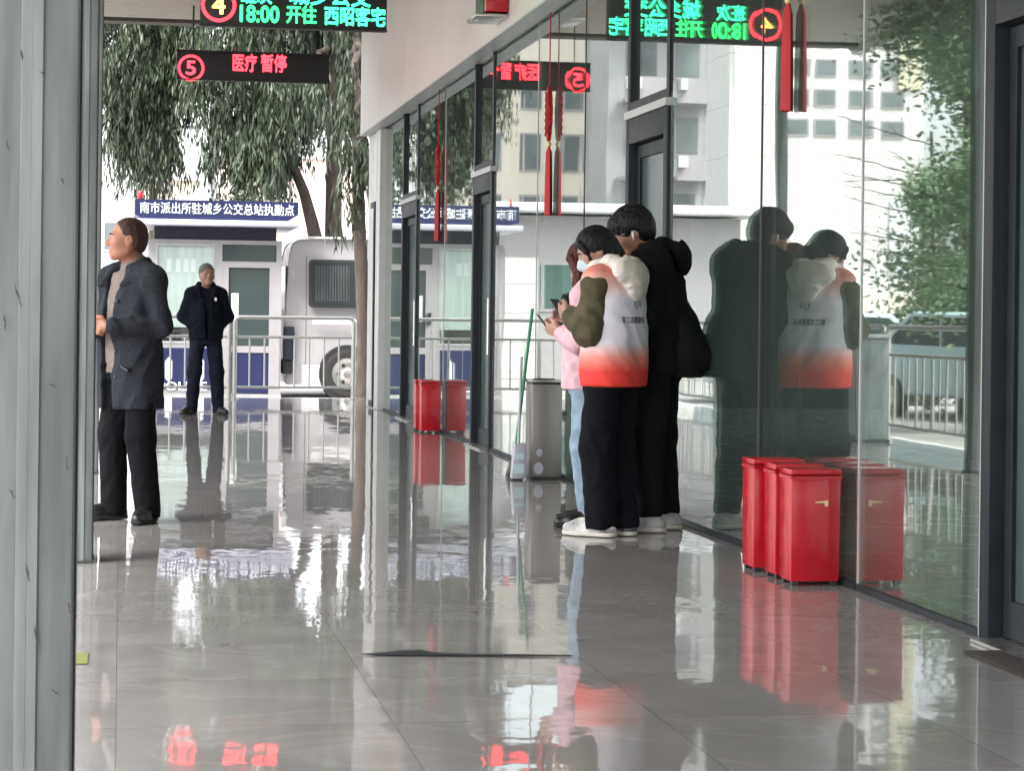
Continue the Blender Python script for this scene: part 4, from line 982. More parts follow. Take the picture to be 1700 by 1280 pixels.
        for o1 in offs:
            for a in range(3):
                if o1[a] == 0:
                    o2 = list(o1); o2[a] = 1; o2 = tuple(o2)
                    f1, f2 = V[o1], V[o2]; c = (f1 < 0) != (f2 < 0)
                    t = np.where(c, f1 / np.where(c, f1 - f2, 1), 0)
                    p = np.tile(np.array(o1, float), (len(ci), 1)); p[:, a] += t
                    acc[c] += p[c]; num[c] += 1
        v = (ci + acc / num[:, None]) * s.h + s.lo
        Q = []
        for a in range(3):
            b, c = (a + 1) % 3, (a + 2) % 3
            sa = [slice(None)] * 3; sb = [slice(None)] * 3; sa[a] = slice(0, -1); sb[a] = slice(1, None)
            for ax in (b, c): sa[ax] = slice(1, -1); sb[ax] = slice(1, -1)
            A, B = S[tuple(sa)], S[tuple(sb)]
            e = np.argwhere(A != B)
            if not len(e): continue
            inn = A[e[:, 0], e[:, 1], e[:, 2]]
            e[:, b] += 1; e[:, c] += 1
            def cell(db, dc):
                q = e.copy(); q[:, b] += db; q[:, c] += dc; return idx[q[:, 0], q[:, 1], q[:, 2]]
            q = np.stack([cell(-1, -1), cell(0, -1), cell(0, 0), cell(-1, 0)], 1)
            q[~inn] = q[~inn][:, ::-1]; Q.append(q)
        return v, np.concatenate(Q).astype(np.int32)
    def build(s, name, material, parent, smooth=2):
        v, f = s.mesh()
        for _ in range(smooth):                              # light Laplacian polish
            acc = np.zeros_like(v); num = np.zeros(len(v))
            for i in range(4):
                a, b = f[:, i], f[:, (i + 1) % 4]
                np.add.at(acc, a, v[b]); np.add.at(num, a, 1); np.add.at(acc, b, v[a]); np.add.at(num, b, 1)
            v = v * 0.5 + 0.5 * acc / np.maximum(num, 1)[:, None]
        return mesh_obj(name, v, f, material, parent, smooth=True)

def cloth(name, col, var=0.12, scale=30, bump=0.25, rough=0.85):
    return mat(name, col, rough, var=var, vscale=scale, bump=bump, bscale=180, spec=0.12)
def skin(name, col):
    mt = mat(name, col, 0.5, var=0.05, vscale=14, spec=0.4)
    b = mt.node_tree.nodes['Principled BSDF']; b.inputs['Subsurface Weight'].default_value = 0.12; b.inputs['Subsurface Radius'].default_value = (0.02, 0.008, 0.004)
    return mt
def hairmat(name, col): return mat(name, col, 0.55, var=0.5, vscale=40, bump=0.5, bscale=60, spec=0.25, stretch=(1, 1, 0.12))
def rotm(yaw, pitch, roll=0.0):
    """head turn: columns are the head's right, forward, up"""
    return np.array(Matrix.Rotation(yaw, 3, 'Z') @ Matrix.Rotation(pitch, 3, 'X') @ Matrix.Rotation(roll, 3, 'Y'))

class Person:
    def __init__(p, label, loc, rz, s, J, skin_mat, group=None):
        p.t = thing('person', loc, rz, label, 'person', group, s); p.J = {k: np.array(v, float) for k, v in J.items()}
        p.skin = skin_mat; p.R = rotm(R_(J.get('hyaw', [0])[0]), R_(J.get('hpitch', [0])[0]))
        p.hc = p.J['head']
    def H(p, *q): return p.hc + p.R @ np.array(q, float)            # head-local point
    def body(p, hands=True, hd=1.0, curl=45):
        J = p.J; f = SDF((-0.5, -0.42, 0.0), (0.5, 0.55, 1.78), 0.006)
        # trunk and limbs, slimmer than the clothes over them
        f.loft([(0.84, J['pel'][0], J['pel'][1], 0.14, 0.10), (1.0, J['pel'][0], J['pel'][1], 0.125, 0.09), (1.2, J['chest'][0], J['chest'][1], 0.145, 0.10), (1.38, J['chest'][0], J['chest'][1] - 0.01, 0.13, 0.07)], 0.03)
        for sd in 'LR':
            f.cap(J['chest'] + np.array([0, 0, 0.14]), J['sh' + sd], 0.06, 0.05, 0.03)
            f.chain([J['sh' + sd], J['el' + sd], J['wr' + sd]], [0.045, 0.036, 0.026], 0.02)
            f.chain([J['hip' + sd], J['kn' + sd], J['an' + sd]], [0.07, 0.05, 0.036], 0.03)
            f.cap(J['an' + sd], J['toe' + sd] + np.array([0, 0, 0.005]), 0.035, 0.026, 0.02)
        f.cap(J['neck'], p.H(0, -0.022, -0.05), 0.056, 0.05, 0.03)
        # head
        R = p.R
        f.ell(p.H(0, -0.012, 0.03), (0.076 * hd, 0.094, 0.088), R, 0.02)
        f.ell(p.H(0, 0.022, -0.035), (0.060 * hd, 0.068, 0.084), R, 0.03)
        for sx in (-1, 1): f.cap(p.H(sx * 0.046, 0.0, -0.062), p.H(sx * 0.012, 0.066, -0.098), 0.024, 0.020, 0.025)
        f.cap(p.H(-0.034, 0.078, 0.022), p.H(0.034, 0.078, 0.022), 0.011, 0.011, 0.02)
        for sx in (-1, 1):
            f.ell(p.H(sx * 0.044, 0.056, -0.022), (0.022, 0.02, 0.018), R, 0.03); f.ell(p.H(sx * 0.050, 0.022, -0.018), (0.021, 0.055, 0.045), R, 0.03)
            f.ell(p.H(sx * 0.031, 0.097, 0.002), (0.016, 0.013, 0.006), R, 0.008, 's')
        f.cap(p.H(0, 0.086, 0.004), p.H(0, 0.106, -0.030), 0.009, 0.0135, 0.012)
        for sx in (-1, 1): f.ell(p.H(sx * 0.011, 0.094, -0.034), (0.009, 0.011, 0.008), R, 0.008)
        f.cap(p.H(-0.017, 0.0865, -0.060), p.H(0.017, 0.0865, -0.060), 0.0075, 0.0075, 0.008)
        f.cap(p.H(-0.014, 0.0845, -0.071), p.H(0.014, 0.0845, -0.071), 0.008, 0.008, 0.008)
        f.cap(p.H(-0.016, 0.0965, -0.0655), p.H(0.016, 0.0965, -0.0655), 0.0035, 0.0035, 0.004, 's')
        for sx in (-1, 1):
            f.ell(p.H(sx * 0.076 * hd, -0.010, -0.006), (0.012, 0.020, 0.032), R, 0.008)
            f.ell(p.H(sx * 0.088 * hd, -0.006, -0.002), (0.006, 0.009, 0.016), R, 0.006, 's')
        if hands:
            for sd in 'LR': p.hand(f, sd, curl)
        p.b = f.build('body', p.skin, p.t, 1)
        for sx in (-1, 1):
            m = MB(); c = p.H(sx * 0.031, 0.0765, 0.002)
            m.lathe([(0.0105 * math.sin(math.pi * i / 10), -0.0105 * math.cos(math.pi * i / 10)) for i in range(1, 10)], c, 14)
            e = m.build('eye', EYE, p.t, smooth=True)
            c2 = p.H(sx * 0.031, 0.0830, 0.002)
            MB().lathe([(0.0055 * math.sin(math.pi * i / 6), -0.0055 * math.cos(math.pi * i / 6)) for i in range(1, 6)], c2, 10).build('iris', BLACKHAIR, e, smooth=True)
            MB().tube([p.H(sx * 0.014, 0.0935, 0.021), p.H(sx * 0.030, 0.0935, 0.026), p.H(sx * 0.050, 0.084, 0.022)], [0.003, 0.0045, 0.003], 6).build('eyebrow', p.hairm, p.t)
        return p
    def hand(p, f, sd, curl):
        J = p.J; w = J['wr' + sd]; d = J['hd' + sd] / np.linalg.norm(J['hd' + sd]); n = J['hn' + sd] - d * (J['hn' + sd] @ d); n = n / np.linalg.norm(n)   # n = palm side
        lat = np.cross(d, n)                                       # across the palm
        ts = -1 if sd == 'L' else 1
        if 'th' + sd in J: ts = J['th' + sd][0]
        kn = w + d * 0.092
        for i, o in enumerate((-0.030, -0.010, 0.010, 0.029)):
            f.cap(w + d * 0.02 + lat * o * 0.6, kn + lat * o - d * (0.004 * abs(i - 1)), 0.016, 0.0125, 0.014)
        lens = (0.066, 0.078, 0.084, 0.074) if ts > 0 else (0.074, 0.084, 0.078, 0.066)
        for i, o in enumerate((-0.030, -0.010, 0.010, 0.029)):
            q = kn + lat * o - d * (0.004 * abs(i - 1)); ang = 0.0; r = 0.0098
            for sgm, (fr, c) in enumerate(((0.45, 0.75), (0.32, 1.1), (0.23, 0.8))):
                ang += R_(curl) * c * (1 + 0.12 * (i - 1.5)); L = lens[i] * fr
                q2 = q + (d * math.cos(ang) + n * math.sin(ang)) * L
                f.cap(q, q2, r, r - 0.0009, 0.004); q = q2; r -= 0.0009
        b0 = w + d * 0.03 + lat * ts * 0.022; b1 = b0 + lat * ts * 0.028 + d * 0.026 + n * 0.014; b2 = b1 + d * 0.030 + n * 0.012 + lat * ts * 0.004; b3 = b2 + d * 0.024 + n * 0.010 - lat * ts * 0.006
        f.chain([b0, b1, b2, b3], [0.015, 0.0125, 0.0108, 0.009], 0.008)
    def hair(p, name, m_, grow=0.014, cut=None, seed=3, extra=None, h=0.005, bumps=0.004):
        f = SDF(p.hc - 0.38, p.hc + 0.26, h); R = p.R
        f.ell(p.H(0, -0.016, 0.034), (0.077 + grow, 0.096 + grow, 0.089 + grow), R, 0.02)
        f.ell(p.H(0, -0.055, -0.015), (0.068 + grow * 0.6, 0.055 + grow * 0.5, 0.075), R, 0.03)
        if cut: cut(p, f)
        if extra: extra(p, f)
        if bumps: f.folds(bumps, 130, seed, (1, 1, 0.3))
        return f.build(name, m_, p.t, 1)
    def trousers(p, m_, rw=0.15, rd=0.115, top=0.97, r=(0.088, 0.072, 0.062), seed=1, hem=0.035, amp=0.006, crotch=0.80):
        J = p.J; f = SDF((-0.34, -0.34, 0.0), (0.34, 0.36, 1.05), 0.008)
        f.loft([(crotch, J['pel'][0], J['pel'][1], rw * 0.95, rd * 0.95), (0.9, J['pel'][0], J['pel'][1], rw, rd), (top, J['pel'][0], J['pel'][1], rw * 0.95, rd * 0.92)], 0.02)
        for sd in 'LR':
            f.chain([J['hip' + sd], J['kn' + sd], J['an' + sd] + np.array([0, 0, hem - 0.09 + 0.02])], list(r), 0.035)
        f.plane((0, 0, -1), (0, 0, hem))
        f.folds(amp, 42, seed, (1, 1, 0.8), 0.4)
        return f.build('trousers', m_, p.t)
    def shoe(p, sd, m_, sole_m, w=0.046, L=0.15, hgt=0.05):
        J = p.J; a = J['an' + sd].copy(); tdir = J['toe' + sd] - a; tdir[2] = 0; tdir /= np.linalg.norm(tdir); a[2] = 0
        f = SDF((-0.42, -0.42, -0.01), (0.42, 0.45, 0.2), 0.005)
        heel = a - tdir * 0.038; ball = a + tdir * L * 0.75; toe = a + tdir * (L + 0.03)
        f.cap(heel + [0, 0, 0.045], a + [0, 0, 0.085], w * 0.86, w * 0.9, 0.02)
        f.cap(a + tdir * 0.02 + [0, 0, 0.075], ball + [0, 0, hgt * 0.85], w * 0.85, w * 0.95, 0.02)
        f.cap(ball + [0, 0, hgt * 0.8], toe + [0, 0, hgt * 0.65], w, w * 0.74, 0.02)
        f.cap(heel + [0, 0, 0.03], ball + [0, 0, 0.03], w * 0.8, w, 0.02)
        f.plane((0, 0, -1), (0, 0, 0.022)); s = f.build('shoe', m_, p.t, 1)
        g = SDF((-0.42, -0.42, -0.01), (0.42, 0.45, 0.08), 0.005)
        g.cap(heel + [0, 0, 0.02], ball + [0, 0, 0.02], w * 0.98, w * 1.1, 0.02); g.cap(ball + [0, 0, 0.02], toe + [0, 0, 0.02], w * 1.1, w * 0.82, 0.02)
        g.plane((0, 0, -1), (0, 0, 0.003)); g.plane((0, 0, 1), (0, 0, 0.026))
        g.build('sole', sole_m, s, 1); return s
    def jacket(p, name, m_, rings, sleeve, k=0.04, extra=None, seed=5, amp=0.006, h=0.008, sleeves=True, cuff=0.02, e=2.4, freq=38):
        J = p.J; f = SDF((-0.48, -0.46, 0.45), (0.48, 0.55, 1.66), h)
        f.loft(rings, k, e)
        if sleeves:
            for sd in 'LR':
                w = J['wr' + sd] + (J['el' + sd] - J['wr' + sd]) * cuff
                f.chain([J['sh' + sd], J['el' + sd], w], list(sleeve), k)
        if extra: extra(p, f)
        f.folds(amp, freq, seed, (1, 1, 0.9), 0.3)
        f.plane((0, 0, -1), (0, 0, min(r[0] for r in rings) + 0.012))
        return f.build(name, m_, p.t)

EYE = mat('eye_white', (0.55, 0.53, 0.5), 0.2)
BLACKHAIR = hairmat('black_hair', (0.006, 0.0055, 0.006))

def pose(**kw):
    J = dict(pel=(0, 0, 0.92), chest=(0, 0, 1.2), neck=(0, -0.015, 1.43), head=(0, 0.03, 1.585),
             shL=(-0.175, -0.01, 1.385), shR=(0.175, -0.01, 1.385), elL=(-0.235, -0.03, 1.11), elR=(0.235, -0.03, 1.11),
             wrL=(-0.22, 0.06, 0.87), wrR=(0.22, 0.06, 0.87), hdL=(0, 0.1, -1), hdR=(0, 0.1, -1), hnL=(1, 0, 0), hnR=(-1, 0, 0),
             hipL=(-0.085, 0, 0.88), hipR=(0.085, 0, 0.88), knL=(-0.10, 0.02, 0.48), knR=(0.10, 0.02, 0.48),
             anL=(-0.105, -0.03, 0.09), anR=(0.105, -0.03, 0.09), toeL=(-0.135, 0.11, 0.03), toeR=(0.135, 0.11, 0.03))
    J.update(kw); return J
LEATHER = mat('black_leather', (0.012, 0.011, 0.011), 0.35)
# ================================================================== the man in the long coat (left, beside the pillar)
base = (gnd(185, 868) + gnd(240, 863)) / 2
J = pose(hyaw=[-38], hpitch=[4], head=(0.0, 0.035, 1.585),
         shL=(-0.17, -0.01, 1.365), shR=(0.17, -0.01, 1.365), elL=(-0.225, -0.03, 1.10), wrL=(-0.07, 0.235, 1.10), elR=(0.225, -0.03, 1.10), wrR=(0.075, 0.235, 1.085),
         hdL=(0.75, 0.25, 0.05), hdR=(-0.75, 0.3, 0.05), hnL=(0.2, -0.9, -0.3), hnR=(-0.2, -0.9, -0.3), thL=[-1], thR=[1],
         anL=(-0.13, -0.03, 0.09), anR=(0.12, 0.0, 0.09), knL=(-0.115, 0.02, 0.48), knR=(0.11, 0.02, 0.48),
         toeL=(-0.20, 0.10, 0.03), toeR=(0.17, 0.13, 0.03))
p = Person('man in a long dark grey coat with folded hands, looking left beside the pillar', (base.x, base.y, 0.0), R_(132), 1.012, J, skin('tan_skin', (0.36, 0.165, 0.105)))
p.hairm = hairmat('brown_black_hair', (0.040, 0.019, 0.014))
p.body(curl=50)
def cut(p, f):
    f.ell(p.H(0, 0.115, -0.010), (0.17, 0.096, 0.112), p.R, 0.012, 's')
    for s in (-1, 1): f.ell(p.H(s * 0.085, 0.016, -0.050), (0.05, 0.050, 0.062), p.R, 0.01, 's')
    f.ell(p.H(0, -0.03, -0.125), (0.12, 0.12, 0.07), p.R, 0.01, 's')
p.hair('hair', p.hairm, 0.0045, cut, 3, bumps=0.0012)
COAT = cloth('charcoal_wool', (0.027, 0.030, 0.038), 0.25, 60)
SWEAT = cloth('taupe_knit', (0.20, 0.17, 0.155), 0.12, 40)
TRB = cloth('black_trousers', (0.006, 0.006, 0.008), 0.2, 20)
p.jacket('sweater', SWEAT, [(0.82, 0, 0.0, 0.150, 0.115), (0.95, 0, 0.005, 0.152, 0.125), (1.2, 0, 0.0, 0.150, 0.118), (1.40, 0, -0.01, 0.12, 0.085)], (0.06, 0.05, 0.04), sleeves=False,
         extra=lambda p, f: f.cap((0, -0.02, 1.37), (0, -0.012, 1.475), 0.075, 0.063, 0.03), amp=0.004, freq=55)
def coat_x(p, f):
    for sd in (-1, 1): f.cap((sd * 0.05, -0.02, 1.40), (sd * 0.165, -0.01, 1.365), 0.075, 0.070, 0.05)
    # front opening: sweater shows between the two fronts
    q = SDF(f.lo, f.lo + f.h * (f.n - 1), f.h)
    sl, g = f._grid((-0.2, 0.0, 0.4), (0.2, 0.4, 1.6), 0)
    wid = np.interp(g[2], [0.5, 0.8, 1.1, 1.3, 1.45], [0.050, 0.048, 0.042, 0.055, 0.075]); cx = 0.035
    d = np.maximum(np.abs(g[0] - cx) - wid, 0.02 - g[1]).astype(np.float32)
    f._mix(sl, d, 0.008, 's')
    f.ell((0, -0.005, 1.50), (0.075, 0.075, 0.09), None, 0.01, 's')
    # collar and lapels
    for sd in (-1, 1):
        f.chain([(0, -0.088, 1.475), (sd * 0.07, -0.055, 1.468), (sd * 0.095, 0.03, 1.43), (0.035 + sd * 0.085, 0.115, 1.33)], [0.016, 0.017, 0.019, 0.010], 0.012)
        f.chain([(0, -0.105, 1.44), (sd * 0.09, -0.06, 1.435), (sd * 0.125, 0.04, 1.40), (0.035 + sd * 0.10, 0.115, 1.33)], [0.018, 0.021, 0.021, 0.010], 0.010)
p.jacket('coat', COAT, [(0.622, 0, -0.01, 0.190, 0.150), (0.80, 0, -0.005, 0.192, 0.155), (1.0, 0, 0, 0.186, 0.152), (1.2, 0, 0, 0.188, 0.145), (1.34, 0, -0.01, 0.175, 0.115), (1.43, 0, -0.02, 0.11, 0.085)],
         (0.064, 0.057, 0.047), 0.025, coat_x, 8, 0.007, cuff=0.10)
for k, z in enumerate((1.24, 1.10, 0.96, 0.82)):
    MB().lathe([(0.010, -0.004), (0.011, 0.0), (0.010, 0.004)], (-0.045, 0.150 - 0.006 * (k == 0), z), 12, 'y').build('button', LEATHER, p.t)
MB().prism([(-0.145, 0.86), (-0.085, 0.885), (-0.082, 0.872), (-0.142, 0.846)], 'y', 0.118, 0.150).build('pocket_welt', LEATHER, p.t)
p.trousers(TRB, 0.152, 0.118, r=(0.092, 0.078, 0.068), seed=4, hem=0.03)
SOLEB = mat('dark_sole', (0.015, 0.014, 0.013), 0.8)
for sd in 'LR': p.shoe(sd, LEATHER, SOLEB)

# ================================================================== far man facing us
base = gnd(340, 688)
J = pose(hyaw=[12], hpitch=[2], shL=(-0.16, -0.01, 1.36), shR=(0.16, -0.01, 1.36), elL=(-0.245, -0.05, 1.11), wrL=(-0.14, 0.03, 1.01), elR=(0.245, -0.05, 1.11), wrR=(0.14, 0.03, 1.01),
         hdL=(0.3, 0.0, -1), hdR=(-0.3, 0.0, -1), anL=(-0.15, 0.0, 0.09), anR=(0.15, -0.02, 0.09), knL=(-0.125, 0.03, 0.48), knR=(0.125, 0.02, 0.48), toeL=(-0.20, 0.13, 0.03), toeR=(0.235, 0.09, 0.03))
p = Person('grey haired man in a navy padded coat standing before the booth, hands in his pockets', (base.x, base.y, 0), R_(184), 1.03, J, skin('weathered_skin', (0.37, 0.21, 0.155)))
p.hairm = hairmat('grey_hair', (0.13, 0.125, 0.12)); p.body()
def cut2(p, f):
    f.ell(p.H(0, 0.122, -0.018), (0.17, 0.086, 0.108), p.R, 0.012, 's')
    for s in (-1, 1): f.ell(p.H(s * 0.09, 0.012, -0.045), (0.05, 0.062, 0.065), p.R, 0.01, 's')
p.hair('hair', p.hairm, 0.008, cut2, 9, bumps=0.004)
NAVY = cloth('navy_padded_cloth', (0.006, 0.0075, 0.014), 0.2, 40); NAVYT = cloth('dark_navy_trousers', (0.011, 0.0135, 0.024), 0.2, 20)
def far_x(p, f):
    for sd in (-1, 1):
        f.cap((sd * 0.05, -0.02, 1.41), (sd * 0.155, -0.01, 1.36), 0.07, 0.072, 0.05)
        f.chain([(0, -0.08, 1.47), (sd * 0.075, -0.04, 1.47), (sd * 0.10, 0.05, 1.42), (sd * 0.075, 0.12, 1.34)], [0.028, 0.030, 0.030, 0.018], 0.015)
    sl, g = f._grid((-0.2, 0.0, 0.4), (0.2, 0.4, 1.6), 0)
    wid = np.interp(g[2], [0.7, 1.0, 1.3, 1.45], [0.012, 0.02, 0.04, 0.06])
    f._mix(sl, np.maximum(np.abs(g[0]) - wid, 0.11 - g[1]).astype(np.float32), 0.008, 's')
    f.ell((0, 0.02, 1.49), (0.06, 0.075, 0.08), None, 0.01, 's')
p.jacket('coat', NAVY, [(0.84, 0, 0, 0.185, 0.145), (0.95, 0, 0, 0.19, 0.15), (1.2, 0, 0, 0.185, 0.145), (1.34, 0, -0.01, 0.165, 0.115), (1.43, 0, -0.02, 0.12, 0.09)], (0.072, 0.070, 0.062), 0.03, far_x, 12, 0.008, cuff=-0.1)
p.trousers(NAVYT, 0.15, 0.115, r=(0.09, 0.078, 0.066), seed=14)
for sd in 'LR': p.shoe(sd, LEATHER, SOLEB)
MB().box(-0.105, -0.078, 0.138, 0.152, 1.285, 1.325).build('badge', M['letters'], p.t, bevel=0.004)

# ================================================================== the volunteer in the graded vest
base = gnd(1005, 890)
J = pose(hyaw=[46], hpitch=[-26], neck=(0, 0.02, 1.42), head=(-0.01, 0.12, 1.53), chest=(0, -0.005, 1.2),
         shR=(0.165, 0.0, 1.33),
         shL=(-0.165, 0.0, 1.33), elL=(-0.205, 0.02, 1.105), wrL=(-0.105, 0.215, 1.18), elR=(0.225, 0.03, 1.10), wrR=(0.03, 0.26, 1.16),
         hdL=(0.30, 0.9, 0.25), hdR=(-0.35, 0.9, 0.2), hnL=(0.8, -0.3, 0.3), hnR=(-0.8, -0.2, 0.4), thL=[-1], thR=[1],
         knL=(-0.09, 0.03, 0.48), knR=(0.09, 0.03, 0.48), anL=(-0.085, 0.0, 0.09), anR=(0.075, -0.03, 0.09), toeL=(-0.11, 0.13, 0.03), toeR=(0.10, 0.10, 0.03))
p = vol = Person('masked volunteer with cream hood and white to red graded vest, tapping a phone', (base.x + 0.03, base.y, 0), R_(41), 1.02, J, skin('fair_skin', (0.43, 0.25, 0.19)))
p.hairm = BLACKHAIR; p.body(curl=38)
def cut3(p, f):
    f.ell(p.H(0, 0.110, -0.035), (0.062, 0.070, 0.105), p.R, 0.012, 's')
    for s in (-1, 1): f.ell(p.H(s * 0.094, 0.022, -0.030), (0.022, 0.024, 0.032), p.R, 0.01, 's')
def ext3(p, f):
    for s in (-1, 1): f.chain([p.H(s * 0.050, 0.070, 0.070), p.H(s * 0.074, 0.060, 0.02), p.H(s * 0.076, 0.052, -0.05)], [0.014, 0.011, 0.006], 0.014)
    f.ell(p.H(0, -0.075, -0.03), (0.075, 0.055, 0.085), p.R, 0.03)
    f.chain([p.H(0, -0.09, -0.02), p.H(0, -0.105, -0.07), p.H(0.0, -0.10, -0.13)], [0.035, 0.03, 0.018], 0.03)
p.hair('hair', BLACKHAIR, 0.011, cut3, 21, ext3)
# face mask with ear loops
f = SDF(p.hc - 0.2, p.hc + 0.2, 0.005); R = p.R
f.ell(p.H(0, 0.034, -0.052), (0.066, 0.078, 0.066), R, 0.02); f.cap(p.H(0, 0.09, -0.02), p.H(0, 0.112, -0.045), 0.016, 0.016, 0.03)
up = p.R @ np.array([0, -0.35, 1.0]); up /= np.linalg.norm(up); f.plane(up, p.H(0, 0.09, -0.012)); bk = p.R @ np.array([0, -1.0, 0.0]); f.plane(bk, p.H(0, 0.03, 0))
MASK = mat('pale_blue_mask', (0.55, 0.66, 0.70), 0.8, bump=0.2, bscale=60)
mk = f.build('mask', MASK, p.t, 1)
for s in (-1, 1): MB().tube([p.H(s * 0.062, 0.034, -0.03), p.H(s * 0.072, 0.01, 0.0), p.H(s * 0.082, -0.012, 0.012)], 0.0022, 6).build('ear_loop', M['letters'], mk)
OLIVE = cloth('olive_padded_cloth', (0.105, 0.092, 0.058), 0.25, 16, 0.35)
def slv(p, f):
    for sd in (-1, 1): f.cap((sd * 0.05, 0, 1.38), (sd * 0.155, 0, 1.34), 0.065, 0.070, 0.04)
p.jacket('coat', OLIVE, [(0.86, 0, 0, 0.155, 0.12), (1.2, 0, 0, 0.16, 0.12), (1.40, 0, -0.01, 0.13, 0.085)], (0.079, 0.082, 0.056), 0.03, slv, 31, 0.010, cuff=0.14, freq=34)
# vest: graded dye in the cloth itself
VEST = mat('graded_vest_cloth', (0.6, 0.6, 0.65), 0.75, bump=0.15, bscale=160); nt = VEST.node_tree; b_ = nt.nodes['Principled BSDF']
tc = nt.nodes.new('ShaderNodeTexCoord'); sp = nt.nodes.new('ShaderNodeSeparateXYZ'); nz = nt.nodes.new('ShaderNodeTexNoise'); nz.inputs['Scale'].default_value = 9
ad = nt.nodes.new('ShaderNodeMath'); ad.operation = 'MULTIPLY_ADD'; ad.inputs[1].default_value = 0.05
mr = nt.nodes.new('ShaderNodeMapRange'); mr.inputs['From Min'].default_value = 0.80; mr.inputs['From Max'].default_value = 1.44
rp = nt.nodes.new('ShaderNodeValToRGB'); el = rp.color_ramp.elements
el[0].position = 0.0; el[0].color = (0.80, 0.045, 0.035, 1); el[1].position = 1.0; el[1].color = (0.74, 0.26, 0.20, 1)
for pos, c_ in ((0.17, (0.80, 0.055, 0.04)), (0.30, (0.80, 0.30, 0.24)), (0.42, (0.76, 0.74, 0.82)), (0.78, (0.76, 0.76, 0.84)), (0.90, (0.74, 0.50, 0.46))):
    e_ = el.new(pos); e_.color = (*c_, 1)
nt.links.new(tc.outputs['Object'], sp.inputs[0]); nt.links.new(tc.outputs['Object'], nz.inputs['Vector']); nt.links.new(nz.outputs['Fac'], ad.inputs[0]); nt.links.new(sp.outputs[2], ad.inputs[2])
nt.links.new(ad.outputs[0], mr.inputs[0]); nt.links.new(mr.outputs[0], rp.inputs[0]); nt.links.new(rp.outputs[0], b_.inputs['Base Color'])
def vest_x(p, f):
    for sd in (-1, 1):
        f.cap((sd * 0.05, 0, 1.39), (sd * 0.145, 0, 1.365), 0.082, 0.084, 0.04)
        f.ell((sd * 0.252, 0.025, 1.28), (0.062, 0.088, 0.135), None, 0.012, 's')
    f.ell((0, 0.01, 1.51), (0.072, 0.08, 0.09), None, 0.01, 's')
vest = p.jacket('vest', VEST, [(0.79, 0, -0.005, 0.190, 0.150), (0.9, 0, -0.005, 0.196, 0.156), (1.1, 0, -0.01, 0.194, 0.152), (1.28, 0, -0.01, 0.188, 0.142), (1.39, 0, -0.015, 0.165, 0.105)], (0.1, 0.1, 0.1), 0.03, vest_x, 41, 0.006, sleeves=False, freq=30)
CREAM = cloth('cream_hood_cloth', (0.82, 0.77, 0.70), 0.08, 20)
f = SDF((-0.3, -0.32, 1.15), (0.3, 0.3, 1.62), 0.006)
f.chain([(0.0, -0.075, 1.475), (-0.085, -0.035, 1.465), (-0.105, 0.045, 1.435), (-0.07, 0.115, 1.38)], [0.036, 0.036, 0.032, 0.022], 0.03)
f.chain([(0.0, -0.075, 1.475), (0.085, -0.035, 1.465), (0.105, 0.045, 1.435), (0.07, 0.115, 1.38)], [0.036, 0.036, 0.032, 0.022], 0.03)
f.ell((-0.02, -0.125, 1.415), (0.14, 0.052, 0.085), rotm(0.0, R_(-20)), 0.04); f.ell((0.0, -0.155, 1.345), (0.085, 0.030, 0.085), rotm(0.1, R_(-4)), 0.04)
f.ell((0, -0.085, 1.50), (0.07, 0.04, 0.05), None, 0.02, 's')
f.folds(0.006, 60, 51); f.build('hood', CREAM, p.t)
# print on the back of the vest, laid on the cloth
def print_on(target, body, x0, x1, z0, z1, m_, parent, bold=0.02, off=0.003, ydir=1):
    v, fc = text_data(body, 1.0, bold); lo, hi = v.min(0), v.max(0)
    me = target.data; bv = BVHTree.FromPolygons([tuple(q.co) for q in me.vertices], [tuple(q.vertices) for q in me.polygons])
    out = []
    for q in v:
        x = x0 + (q[0] - lo[0]) / (hi[0] - lo[0]) * (x1 - x0); z = z0 + (q[1] - lo[1]) / (hi[1] - lo[1]) * (z1 - z0)
        hit = bv.ray_cast(Vector((x, -0.6, z)), Vector((0, 1, 0)))[0]
        out.append((x, (hit.y if hit else -0.15) - off, z))
    return mesh_obj('print', out, fc, m_, parent)
PRT = mat('dark_print', (0.05, 0.055, 0.09), 0.7)
print_on(vest, '职工志愿服务队', -0.115, 0.065, 1.142, 1.178, PRT, vest)
print_on(vest, '心V', -0.035, 0.035, 1.222, 1.28, PRT, vest, 0.0)
MB().tube([(-0.186, 0.03, 0.90), (-0.188, 0.055, 0.96), (-0.182, 0.07, 1.0)], 0.004, 6).build('pocket_zip', PRT, vest)
NAVYP = cloth('midnight_trousers', (0.006, 0.0064, 0.0095), 0.2, 20)
p.trousers(NAVYP, 0.155, 0.125, r=(0.097, 0.090, 0.082), seed=61, hem=0.045, amp=0.006)
WS = mat('white_sneaker', (0.52, 0.51, 0.50), 0.5, var=0.85, vscale=11); WSOLE = mat('white_sole', (0.62, 0.58, 0.52), 0.6)
MIX = mat('black_white_sneaker', (0.05, 0.05, 0.055), 0.5, var=0.9, vscale=16)
p.shoe('L', WS, WSOLE, 0.05, 0.16, 0.055); p.shoe('R', MIX, WSOLE, 0.05, 0.16, 0.055)
for i, (z, dx) in enumerate(((0.075, 0.06), (0.065, 0.09))):
    pass
